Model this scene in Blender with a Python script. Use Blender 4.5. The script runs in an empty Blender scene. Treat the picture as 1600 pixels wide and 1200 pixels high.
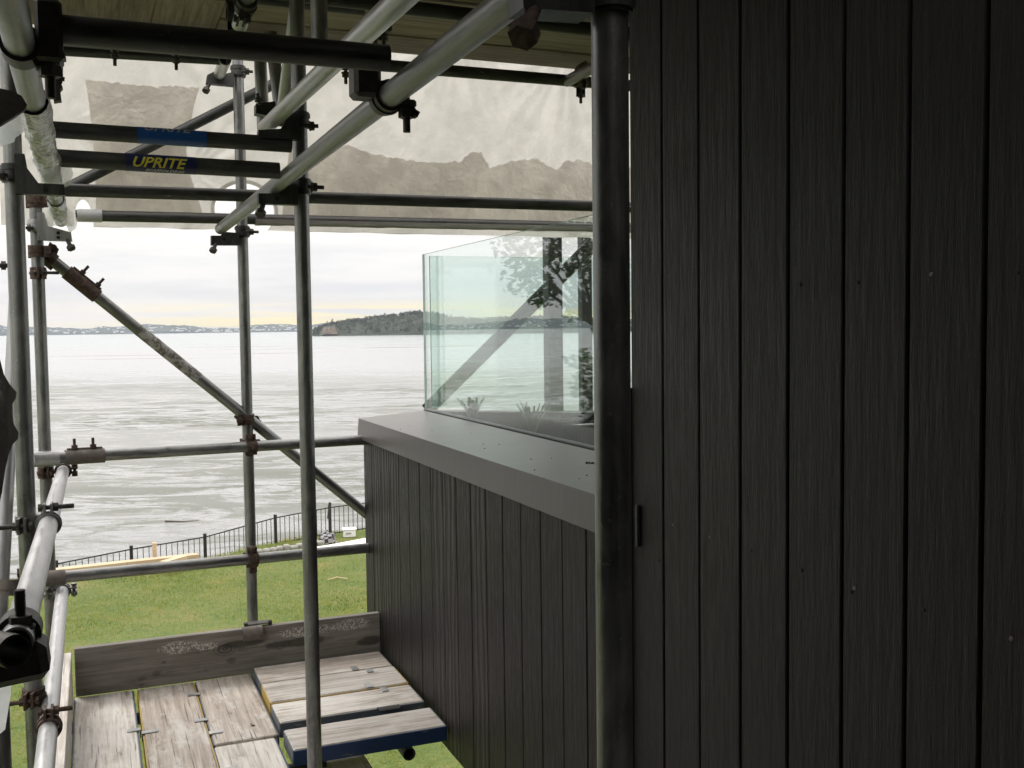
import bpy, math, random
from mathutils import Vector, Matrix, noise
random.seed(7)
PI = math.pi
S = bpy.context.scene
C = S.collection
# ------------------------------------------------------------------ camera, sky, sun, exposure
YAW, PITCH, ROLL, FPX = 0.38555672, -0.05528295, -0.01266273, 1617.0     # eye is the origin: x to the right along the end rails, y along the house wall
fw = Vector((math.sin(YAW)*math.cos(PITCH), math.cos(YAW)*math.cos(PITCH), math.sin(PITCH)))
rt = Vector((math.cos(YAW), -math.sin(YAW), 0)); up = rt.cross(fw)
rt, up = (math.cos(ROLL)*rt + math.sin(ROLL)*up), (-math.sin(ROLL)*rt + math.cos(ROLL)*up)
cam = bpy.data.objects.new('camera', bpy.data.cameras.new('camera')); C.objects.link(cam)
cam.matrix_world = Matrix(((rt.x, up.x, -fw.x, 0), (rt.y, up.y, -fw.y, 0), (rt.z, up.z, -fw.z, 0), (0, 0, 0, 1)))
cam.data.sensor_width = 36; cam.data.lens = FPX/1600*36
cam.data.clip_start = .05; cam.data.clip_end = 40000
S.camera = cam
def dep(px, py, d): return fw*d + rt*((px-800)/FPX*d) - up*((py-600)/FPX*d)
def onY(px, py, y): r = dep(px, py, 1); return r*(y/r.y)
def onX(px, py, x): r = dep(px, py, 1); return r*(x/r.x)
def onZ(px, py, z): r = dep(px, py, 1); return r*(z/r.z)

SUN_EL, SUN_AZ = math.radians(46), math.radians(-25)
W = bpy.data.worlds.new('World'); S.world = W; W.use_nodes = True
n = W.node_tree.nodes; l = W.node_tree.links; n.clear()
def wn(t, **k):
    o = n.new(t)
    for a, b in k.items(): setattr(o, a, b)
    return o
def wm(op, a, b=None, clamp=False):
    m = wn('ShaderNodeMath', operation=op, use_clamp=clamp)
    for i, v in enumerate((a, b)):
        if v is None: continue
        if isinstance(v, (int, float)): m.inputs[i].default_value = v
        else: l.new(v, m.inputs[i])
    return m.outputs[0]
def wmix(fac, a, b):
    m = wn('ShaderNodeMix', data_type='RGBA')
    for s, v in ((0, fac), (6, a), (7, b)):
        if isinstance(v, (int, float)): m.inputs[s].default_value = v
        elif isinstance(v, tuple): m.inputs[s].default_value = (*v, 1)
        else: l.new(v, m.inputs[s])
    return m.outputs[2]
sky = wn('ShaderNodeTexSky', sky_type='NISHITA'); sky.sun_disc = False
sky.sun_elevation = SUN_EL; sky.sun_rotation = SUN_AZ
tc = wn('ShaderNodeTexCoord'); sp = wn('ShaderNodeSeparateXYZ'); l.new(tc.outputs['Generated'], sp.inputs[0])
el = wm('MAXIMUM', sp.outputs[2], 0.0)
mp = wn('ShaderNodeMapping'); mp.inputs['Scale'].default_value = (3.2, 3.2, 26); l.new(tc.outputs['Generated'], mp.inputs[0])
nz = wn('ShaderNodeTexNoise'); nz.inputs['Scale'].default_value = 1.5; nz.inputs['Detail'].default_value = 6; nz.inputs['Roughness'].default_value = .55; l.new(mp.outputs[0], nz.inputs[0])
rp = wn('ShaderNodeMapRange', interpolation_type='SMOOTHSTEP'); rp.inputs[1].default_value = .36; rp.inputs[2].default_value = .66; l.new(nz.outputs[0], rp.inputs[0])
cl = wmix(rp.outputs[0], (.655, .635, .62), (.80, .757, .71))                       # grey cloud bellies to warm white gaps
# a pale yellow clear strip just over the horizon
def band(a, b, c, d):
    u = wn('ShaderNodeMapRange', interpolation_type='SMOOTHSTEP'); u.inputs[1].default_value = a; u.inputs[2].default_value = b; l.new(el, u.inputs[0])
    v = wn('ShaderNodeMapRange', interpolation_type='SMOOTHSTEP'); v.inputs[1].default_value = c; v.inputs[2].default_value = d; v.inputs[3].default_value = 1; v.inputs[4].default_value = 0; l.new(el, v.inputs[0])
    return wm('MULTIPLY', u.outputs[0], v.outputs[0])
mp2 = wn('ShaderNodeMapping'); mp2.inputs['Scale'].default_value = (4, 4, 70); l.new(tc.outputs['Generated'], mp2.inputs[0])
nz2 = wn('ShaderNodeTexNoise'); nz2.inputs['Scale'].default_value = 1.3; nz2.inputs['Detail'].default_value = 5; l.new(mp2.outputs[0], nz2.inputs[0])
rp2 = wn('ShaderNodeMapRange', interpolation_type='SMOOTHSTEP'); rp2.inputs[1].default_value = .36; rp2.inputs[2].default_value = .55; l.new(nz2.outputs[0], rp2.inputs[0])
azm = wn('ShaderNodeMapRange', interpolation_type='SMOOTHSTEP'); azm.inputs[1].default_value = -.10; azm.inputs[2].default_value = .22; azm.inputs[3].default_value = .12; l.new(sp.outputs[0], azm.inputs[0])      # the break in the cloud lies towards the right
yb = wm('MULTIPLY', wm('MULTIPLY', band(.0015, .005, .014, .032), rp2.outputs[0]), azm.outputs[0])
cl = wmix(yb, cl, (.95, .80, .43))
mp3 = wn('ShaderNodeMapping'); mp3.inputs['Scale'].default_value = (3, 3, 30); mp3.inputs['Location'].default_value = (3.3, 1.2, .4); l.new(tc.outputs['Generated'], mp3.inputs[0])
nz3 = wn('ShaderNodeTexNoise'); nz3.inputs['Scale'].default_value = 1.2; nz3.inputs['Detail'].default_value = 4; l.new(mp3.outputs[0], nz3.inputs[0])
rp3 = wn('ShaderNodeMapRange', interpolation_type='SMOOTHSTEP'); rp3.inputs[1].default_value = .50; rp3.inputs[2].default_value = .66; l.new(nz3.outputs[0], rp3.inputs[0])
cl = wmix(wm('MULTIPLY', wm('MULTIPLY', band(.05, .09, .16, .3), rp3.outputs[0]), .7), cl, (1.0, .87, .66))
cie = wm('ADD', wm('MULTIPLY', el, 2.4), 1.0)                                     # overcast sky: zenith about three times the horizon
bg1 = wn('ShaderNodeBackground'); l.new(sky.outputs[0], bg1.inputs[0]); bg1.inputs[1].default_value = .08
bg2 = wn('ShaderNodeBackground'); l.new(cl, bg2.inputs[0]); l.new(cie, bg2.inputs[1])
mx = wn('ShaderNodeMixShader'); mx.inputs[0].default_value = .92; l.new(bg1.outputs[0], mx.inputs[1]); l.new(bg2.outputs[0], mx.inputs[2])
wo = wn('ShaderNodeOutputWorld'); l.new(mx.outputs[0], wo.inputs[0])
sun = bpy.data.objects.new('sun', bpy.data.lights.new('sun', 'SUN')); C.objects.link(sun)
sun.data.energy = 1.5; sun.data.angle = math.radians(20); sun.data.color = (1, .95, .88)
sd = Vector((math.sin(SUN_AZ)*math.cos(SUN_EL), math.cos(SUN_AZ)*math.cos(SUN_EL), math.sin(SUN_EL)))
sun.rotation_euler = sd.to_track_quat('Z', 'Y').to_euler()
S.view_settings.view_transform = 'Standard'; S.view_settings.look = 'None'; S.view_settings.gamma = 1
S.view_settings.exposure = 0.32
S.render.engine = 'CYCLES'
S.cycles.max_bounces = 10; S.cycles.transparent_max_bounces = 16

# ------------------------------------------------------------------ materials
def mat(name, col=(.5, .5, .5), rough=.5, metal=0, spec=.5):
    m = bpy.data.materials.new(name); m.use_nodes = True
    b = m.node_tree.nodes['Principled BSDF']
    b.inputs['Base Color'].default_value = (*col, 1); b.inputs['Roughness'].default_value = rough
    b.inputs['Metallic'].default_value = metal; b.inputs['Specular IOR Level'].default_value = spec
    return m
class NT:
    def __init__(s, m): s.m = m; s.t = m.node_tree; s.b = s.t.nodes.get('Principled BSDF'); s.out = s.t.nodes['Material Output']
    def new(s, t, **k):
        o = s.t.nodes.new(t)
        for a, b in k.items(): setattr(o, a, b)
        return o
    def put(s, sock, v):
        if isinstance(v, (int, float)): sock.default_value = v
        elif isinstance(v, tuple): sock.default_value = v if len(v) != 3 or sock.type == 'VECTOR' else (*v, 1)
        else: s.t.links.new(v, sock)
    def coord(s, scale=(1, 1, 1), kind='Object', rand=True, rot=(0, 0, 0)):
        c = s.new('ShaderNodeTexCoord'); v = c.outputs[kind]
        if rand:
            oi = s.new('ShaderNodeObjectInfo'); r = s.math('MULTIPLY', oi.outputs['Random'], 37.0)
            a = s.new('ShaderNodeVectorMath', operation='ADD'); s.put(a.inputs[0], v); s.put(a.inputs[1], r); v = a.outputs[0]
        p = s.new('ShaderNodeMapping'); p.inputs['Scale'].default_value = scale; p.inputs['Rotation'].default_value = rot; s.put(p.inputs[0], v)
        return p.outputs[0]
    def math(s, op, a, b=None, clamp=False):
        m = s.new('ShaderNodeMath', operation=op, use_clamp=clamp); s.put(m.inputs[0], a)
        if b is not None: s.put(m.inputs[1], b)
        return m.outputs[0]
    def noise(s, v, scale, detail=4, rough=.55, dist=0):
        q = s.new('ShaderNodeTexNoise'); s.put(q.inputs[0], v); q.inputs['Scale'].default_value = scale
        q.inputs['Detail'].default_value = detail; q.inputs['Roughness'].default_value = rough; q.inputs['Distortion'].default_value = dist
        return q.outputs[0]
    def ramp(s, f, stops):
        r = s.new('ShaderNodeValToRGB'); s.put(r.inputs[0], f); e = r.color_ramp.elements
        while len(e) < len(stops): e.new(.5)
        for i, (p, c) in enumerate(stops): e[i].position = p; e[i].color = (*c, 1) if len(c) == 3 else c
        return r.outputs[0]
    def step(s, f, a, b, lo=0, hi=1):
        r = s.new('ShaderNodeMapRange', interpolation_type='SMOOTHSTEP'); s.put(r.inputs[0], f)
        for i, v in ((1, a), (2, b), (3, lo), (4, hi)): r.inputs[i].default_value = v
        return r.outputs[0]
    def mix(s, f, a, b, blend='MIX'):
        m = s.new('ShaderNodeMix', data_type='RGBA', blend_type=blend); s.put(m.inputs[0], f); s.put(m.inputs[6], a); s.put(m.inputs[7], b)
        return m.outputs[2]
    def bump(s, h, strength=.3, dist=.01):
        b = s.new('ShaderNodeBump'); b.inputs['Strength'].default_value = strength; b.inputs['Distance'].default_value = dist; s.put(b.inputs['Height'], h)
        s.put(s.b.inputs['Normal'], b.outputs[0]); return b.outputs[0]
    def set(s, name, v): s.put(s.b.inputs[name], v)
M = {}
def galv(name, lo, hi, rough, metal=.75):
    m = M[name] = mat(name, metal=metal); t = NT(m)
    v = t.coord((1, 1, .35)); a = t.noise(v, 17, 8, .72, .5); b = t.noise(t.coord((70, 70, 2.2)), 1.6, 4, .65)
    oi = t.new('ShaderNodeObjectInfo')
    c = t.ramp(t.math('ADD', t.math('MULTIPLY', a, .7), t.math('MULTIPLY', b, .3)), [(.36, lo), (.64, hi)])
    c = t.mix(t.step(t.noise(t.coord((1, 1, .25)), 22, 6, .8), .64, .69, 0, .55), c, (.42, .41, .385))
    c = t.mix(t.step(t.noise(t.coord((1, 1, 1)), 80, 4, .7), .60, .74, 0, .35), c, tuple(x*2.0 for x in hi))
    c = t.mix(t.step(t.noise(t.coord((1, 1, .6)), 9, 5, .7), .62, .75, 0, .7), c, tuple(x*.55 for x in lo))
    c = t.mix(t.math('MULTIPLY', oi.outputs['Random'], .4), c, tuple(x*.8 for x in lo))
    t.set('Base Color', c); t.set('Roughness', t.step(a, .3, .7, rough-.1, rough+.12)); t.bump(t.noise(v, 90, 3), .12, .002)
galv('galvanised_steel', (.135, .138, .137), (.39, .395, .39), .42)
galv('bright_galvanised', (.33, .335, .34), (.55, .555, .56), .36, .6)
galv('shaded_galvanised', (.035, .036, .035), (.115, .117, .114), .48, .6)  # darkened copy of the steel, shade inside the scaffold put into its colour
m = M['rust'] = mat('rust', rough=.85); t = NT(m); a = t.noise(t.coord(), 60, 5, .7)
t.set('Base Color', t.ramp(a, [(.3, (.028, .018, .014)), (.5, (.068, .042, .032)), (.7, (.15, .105, .082))])); t.bump(a, .5, .003)
m = M['black_steel'] = mat('black_steel', rough=.55, metal=.3); t = NT(m); a = t.noise(t.coord(), 40, 5, .7)
t.set('Base Color', t.ramp(a, [(.35, (.03, .03, .03)), (.7, (.075, .068, .06))])); t.bump(a, .3, .003)
m = M['brown_steel'] = mat('brown_steel', rough=.7, metal=.2); t = NT(m); a = t.noise(t.coord(), 50, 5, .7)
t.set('Base Color', t.ramp(a, [(.3, (.10, .085, .075)), (.7, (.19, .165, .15))])); t.bump(a, .3, .003)
def wood(name, stops, rough=.85, wet=0, dark=.35, axis=0, bs=.35):
    m = M[name] = mat(name, rough=rough); t = NT(m)
    sc = [22, 22, 22]; sc[axis] = 1.1; v = t.coord(tuple(sc))
    g = t.noise(v, 2.2, 8, .68, .6); sc2 = [95, 95, 95]; sc2[axis] = 3; f = t.noise(t.coord(tuple(sc2)), 1.6, 4, .7)
    big = t.noise(t.coord((2.2, 2.2, 2.2)), 1.6, 5, .6)
    k = t.math('ADD', t.math('MULTIPLY', g, .62), t.math('ADD', t.math('MULTIPLY', f, .2), t.math('MULTIPLY', big, .2)))
    c = t.ramp(k, stops)
    oi = t.new('ShaderNodeObjectInfo')
    c = t.mix(t.step(t.noise(t.coord((1.5, 4, 4) if axis == 0 else (4, 1.5, 4)), 3.5, 6, .7), .58, .74, 0, .75), c, tuple(x*dark for x in stops[1][1]))
    if name.startswith('weathered'):
        wn_ = t.noise(t.coord((3, 7, 7) if axis == 0 else (7, 3, 7)), 1.7, 7, .7); c = t.mix(t.step(wn_, .50, .63, 0, .6), c, (.62, .60, .57))
        ck = t.new('ShaderNodeMapping'); sc3 = [1.2, 40, 40]; ck = t.noise(t.coord(tuple(sc3)), 2.4, 3, .5); c = t.mix(t.math('MULTIPLY', t.step(ck, .30, .38, 1, 0), .75), c, (.07, .055, .045))
        st = t.noise(t.coord((2, 5, 5)), 2.2, 6, .7); c = t.mix(t.step(st, .60, .70, 0, .55), c, (.20, .14, .10))
    h = t.new('ShaderNodeHueSaturation'); t.put(h.inputs['Color'], c); t.put(h.inputs['Value'], t.math('ADD', t.math('MULTIPLY', oi.outputs['Random'], .25), .9)); c = h.outputs[0]
    t.set('Base Color', c); t.bump(t.math('ADD', g, t.math('MULTIPLY', f, .6)), bs, .004)
    if wet: t.set('Roughness', t.step(big, .42, .6, rough, rough-wet))
wood('weathered_plank', [(.34, (.20, .165, .135)), (.45, (.40, .36, .32)), (.54, (.56, .53, .49)), (.66, (.72, .70, .67))], .75, .25, .4)
wood('weathered_plank_brown', [(.34, (.15, .118, .092)), (.45, (.32, .275, .232)), (.56, (.45, .405, .36)), (.68, (.60, .57, .53))], .8, .1, .4)
wood('toe_board_wood', [(.26, (.06, .053, .044)), (.44, (.155, .142, .122)), (.6, (.25, .235, .21)), (.8, (.35, .33, .30))], .9, 0, .35)
m = M['toe_board_wood']; t = NT(m); base = t.b.inputs['Base Color'].links[0].from_socket
oc = t.new('ShaderNodeTexCoord'); sx = t.new('ShaderNodeSeparateXYZ'); t.put(sx.inputs[0], oc.outputs['Object'])
def spot(cx, cz, rx, rz, wob=.35):
    u = t.math('DIVIDE', t.math('SUBTRACT', sx.outputs[0], cx), rx); w = t.math('DIVIDE', t.math('SUBTRACT', sx.outputs[2], cz), rz)
    r = t.math('ADD', t.math('MULTIPLY', u, u), t.math('MULTIPLY', w, w)); nn = t.noise(oc.outputs['Object'], 18, 4, .6)
    return t.step(t.math('ADD', r, t.math('MULTIPLY', t.math('SUBTRACT', nn, .5), wob*4)), .35, 1.1, 1, 0)
lich = t.math('MAXIMUM', t.math('MAXIMUM', spot(-.23, .155, .10, .03), spot(-.12, .145, .06, .022)), t.math('MAXIMUM', spot(.32, .16, .16, .026), spot(.52, .165, .10, .03)))
fl = t.step(t.noise(oc.outputs['Object'], 150, 3, .75), .47, .60)
stain = t.math('MAXIMUM', spot(.27, .115, .17, .022), t.math('MAXIMUM', spot(.60, .08, .07, .025), spot(.03, .14, .11, .02)))
c = t.mix(t.math('MULTIPLY', stain, .75), base, (.030, .026, .021)); c = t.mix(t.math('MULTIPLY', t.math('MULTIPLY', lich, fl), .95), c, (.66, .64, .59))
def knot(cx, cz, r0):
    u = t.math('DIVIDE', t.math('SUBTRACT', sx.outputs[0], cx), r0*1.5); w = t.math('DIVIDE', t.math('SUBTRACT', sx.outputs[2], cz), r0)
    r = t.math('SQRT', t.math('ADD', t.math('MULTIPLY', u, u), t.math('MULTIPLY', w, w))); nn = t.noise(oc.outputs['Object'], 30, 3, .6)
    ringy = t.math('SINE', t.math('MULTIPLY', t.math('ADD', r, t.math('MULTIPLY', nn, .5)), 16)); return t.math('MULTIPLY', t.step(r, .5, 1.4, 1, 0), t.math('ADD', .45, t.math('MULTIPLY', ringy, .3)))
kn = t.math('MAXIMUM', t.math('MAXIMUM', knot(-.085+.04, .125, .030), knot(-.02, .07, .014)), t.math('MAXIMUM', knot(-.33, .055, .012), knot(-.30, .10, .007)))
t.set('Base Color', t.mix(kn, c, (.028, .022, .017)))
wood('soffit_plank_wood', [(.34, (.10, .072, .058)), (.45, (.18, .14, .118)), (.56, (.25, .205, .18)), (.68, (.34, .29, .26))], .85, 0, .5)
wood('fresh_timber', [(.28, (.38, .26, .15)), (.45, (.48, .35, .22)), (.6, (.56, .44, .30)), (.8, (.62, .50, .36))], .7, 0, .8)
m = M['blue_paint'] = mat('blue_paint', rough=.5); t = NT(m); a = t.noise(t.coord((6, 20, 20)), 2, 6, .7)
t.set('Base Color', t.mix(t.step(a, .60, .66), (.012, .04, .12), (.22, .22, .22)))
m = M['grey_paint'] = mat('grey_paint', rough=.5); t = NT(m); a = t.noise(t.coord((6, 20, 20)), 2, 6, .7)
t.set('Base Color', t.mix(t.step(a, .58, .66), (.10, .115, .135), (.3, .29, .27)))
m = M['yellow_paint'] = mat('yellow_paint', rough=.5); t = NT(m); a = t.noise(t.coord((6, 20, 20)), 2, 6, .7)
t.set('Base Color', t.mix(t.step(a, .58, .66), (.45, .31, .06), (.3, .27, .22)))
def cladding(name, col, wavy):
    m = M[name] = mat(name, rough=.45, spec=.26); t = NT(m)
    v = t.coord((1, 1, .05 if wavy else .09)); g = t.noise(v, 130, 6, .7); 
    w = t.new('ShaderNodeTexWave', wave_type='BANDS', bands_direction='Y'); 
    t.put(w.inputs[0], t.coord((1, 1, (.16, .17, .30)[wavy]))); w.inputs['Scale'].default_value = (9, 6.5, 5)[wavy]; w.inputs['Distortion'].default_value = (9, 9, 8)[wavy]; w.inputs['Detail'].default_value = 4; w.inputs['Detail Scale'].default_value = .8; w.inputs['Detail Roughness'].default_value = .65
    h = t.math('ADD', t.math('MULTIPLY', g, .8), t.math('MULTIPLY', w.outputs[0], .9 if wavy else .15))
    c = t.mix(t.step(h, .35, 1.2), tuple(x*.45 for x in col), tuple(x*2.0 for x in col)) if wavy else t.mix(t.step(h, .3, 1.0, 0, .8), tuple(x*.7 for x in col), tuple(x*1.3 for x in col))
    s = t.noise(t.coord((1, 1, .6)), 4, 6, .7); c = t.mix(t.step(s, .5, .75, 0, .35), c, tuple(x*1.6+.002 for x in col))
    oi = t.new('ShaderNodeObjectInfo'); hs = t.new('ShaderNodeHueSaturation'); t.put(hs.inputs['Color'], c); t.put(hs.inputs['Value'], t.math('ADD', t.math('MULTIPLY', oi.outputs['Random'], .5), .72))
    t.set('Base Color', hs.outputs[0]); t.set('Roughness', t.step(g, .3, .7, .36, .58)); t.bump(h, .85 if wavy else .75, .006)
cladding('charcoal_cladding', (.0105, .0087, .0086), 0)
cladding('charcoal_cladding_grained', (.0105, .0087, .0086), 1)
cladding('charcoal_cladding_cathedral', (.0105, .0087, .0086), 2)
m = M['cap_flashing'] = mat('cap_flashing', rough=.38, metal=.35); t = NT(m); a = t.noise(t.coord((1, 1, 1)), 6, 6, .6); b = t.noise(t.coord((1, 30, .6)), 2.2, 4, .6)
t.set('Base Color', t.mix(t.step(b, .5, .75, 0, .5), t.ramp(a, [(.3, (.088, .082, .079)), (.7, (.10, .094, .09))]), (.135, .126, .12))); t.set('Roughness', t.step(a, .3, .7, .35, .37))
M['dirt'] = mat('dirt', (.02, .017, .013), .9)
m = M['gap_black'] = mat('gap_black', (.012, .012, .012), .9)
m = M['shrink_wrap'] = bpy.data.materials.new('shrink_wrap'); m.use_nodes = True; t = NT(m)
def film(m, col, tr, thru=0.0, cv=.90, bs=.6):
    t = NT(m); t.t.nodes.remove(t.b)
    a = t.noise(t.coord((1, 1, 1), rand=False), 9 if thru == 0 else 12, 5, .6, .25); b2 = t.noise(t.coord((1, 1, .55), rand=False), 2.2, 4, .55, .6)
    cc = t.mix(t.step(t.math('ADD', t.math('MULTIPLY', a, .6), t.math('MULTIPLY', b2, .4)), .38, .62), tuple(x*cv for x in col), tuple(min(.92, x*(2-cv)) for x in col))  # lighter and darker blotches put fold shading and highlights into the film colour
    bn = t.new('ShaderNodeBump'); bn.inputs['Strength'].default_value = bs; bn.inputs['Distance'].default_value = .03
    t.put(bn.inputs['Height'], t.noise(t.coord((1, 1, 1), rand=False), 13, 3, .55, .3))
    d = t.new('ShaderNodeBsdfDiffuse'); x = t.new('ShaderNodeBsdfTranslucent'); g = t.new('ShaderNodeBsdfGlossy'); g.inputs['Roughness'].default_value = .3
    t.put(d.inputs[0], cc); t.put(x.inputs[0], cc)
    for s_ in (d, x, g): t.put(s_.inputs['Normal'], bn.outputs[0])
    m1 = t.new('ShaderNodeMixShader'); m1.inputs[0].default_value = tr; t.put(m1.inputs[1], d.outputs[0]); t.put(m1.inputs[2], x.outputs[0])
    m2 = t.new('ShaderNodeMixShader'); m2.inputs[0].default_value = .05; t.put(m2.inputs[1], m1.outputs[0]); t.put(m2.inputs[2], g.outputs[0]); o = m2.outputs[0]
    if thru:
        tp = t.new('ShaderNodeBsdfTransparent'); m3 = t.new('ShaderNodeMixShader'); m3.inputs[0].default_value = thru; t.put(m3.inputs[1], o); t.put(m3.inputs[2], tp.outputs[0]); o = m3.outputs[0]
    t.put(t.out.inputs[0], o)
film(m, (.585, .568, .545), .68, 0.0, .93, .35)
m = M['shrink_patch'] = bpy.data.materials.new('shrink_patch'); m.use_nodes = True; film(m, (.64, .61, .56), .70, 0.0, .87, .55)
m = M['clear_film'] = bpy.data.materials.new('clear_film'); m.use_nodes = True; film(m, (.86, .9, .93), .5, .35)
m = M['blocker_film'] = mat('blocker_film', (.04, .04, .04), .5)  # only for the unseen light blocking sheet
m = M['dark_film'] = bpy.data.materials.new('dark_film'); m.use_nodes = True; film(m, (.20, .195, .185), .35, 0.0, .7, .8)
m = M['glint_painted_film'] = mat('glint_painted_film', (.72, .72, .71), .2, 0); t = NT(m)
a = t.noise(t.coord((1, 1, .5), rand=False), 26, 6, .7, 1.5); t.set('Base Color', t.ramp(a, [(.38, (.16, .16, .16)), (.50, (.55, .55, .55)), (.62, (.85, .85, .85))])); t.bump(a, .7, .01)  # white glints and dark creases of clear film painted into the colour
def glass(name, tint):
    m = M[name] = bpy.data.materials.new(name); m.use_nodes = True; t = NT(m); t.t.nodes.remove(t.b)
    gi = 1.85; fr = t.new('ShaderNodeFresnel'); ge = t.new('ShaderNodeNewGeometry'); t.put(fr.inputs[0], t.math('ADD', gi, t.math('MULTIPLY', ge.outputs['Backfacing'], 1/gi-gi)))
    tp = t.new('ShaderNodeBsdfTransparent'); tp.inputs[0].default_value = (*tint, 1); g = t.new('ShaderNodeBsdfGlossy'); g.inputs['Roughness'].default_value = 0.0; g.inputs[0].default_value = (.95, 1, .98, 1)
    mx = t.new('ShaderNodeMixShader'); t.put(mx.inputs[0], fr.outputs[0]); t.put(mx.inputs[1], tp.outputs[0]); t.put(mx.inputs[2], g.outputs[0]); t.put(t.out.inputs[0], mx.outputs[0])
glass('clear_glass', (.965, .985, .975)); glass('tinted_glass', (.90, .97, .945))
M['glass_edge'] = mat('glass_edge', (.22, .42, .36), .2)
M['black_powder_coat'] = mat('black_powder_coat', (.018, .02, .024), .5)
M['white_plastic'] = mat('white_plastic', (.8, .8, .8), .5)
M['sticker_navy'] = mat('sticker_navy', (.012, .02, .075), .4); M['sticker_blue'] = mat('sticker_blue', (.01, .075, .27), .4)
M['print_yellow'] = mat('print_yellow', (.62, .56, .06), .5); M['print_white'] = mat('print_white', (.55, .57, .6), .5); M['print_grey'] = mat('print_grey', (.33, .33, .32), .5)
m = M['check_cloth'] = mat('check_cloth', rough=.9); t = NT(m); w = t.new('ShaderNodeTexChecker'); t.put(w.inputs[0], t.coord(rand=False)); w.inputs['Scale'].default_value = 9; w.inputs[1].default_value = (.03, .03, .035, 1); w.inputs[2].default_value = (.3, .3, .31, 1); t.set('Base Color', w.outputs[0])
m = M['leaf'] = mat('leaf', rough=.5); t = NT(m); t.set('Base Color', t.ramp(t.noise(t.coord((1, 1, 1), rand=False), .8, 3), [(.3, (.025, .045, .016)), (.7, (.07, .10, .035))]))
m = M['bark'] = mat('bark', (.09, .07, .055), .9)

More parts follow.
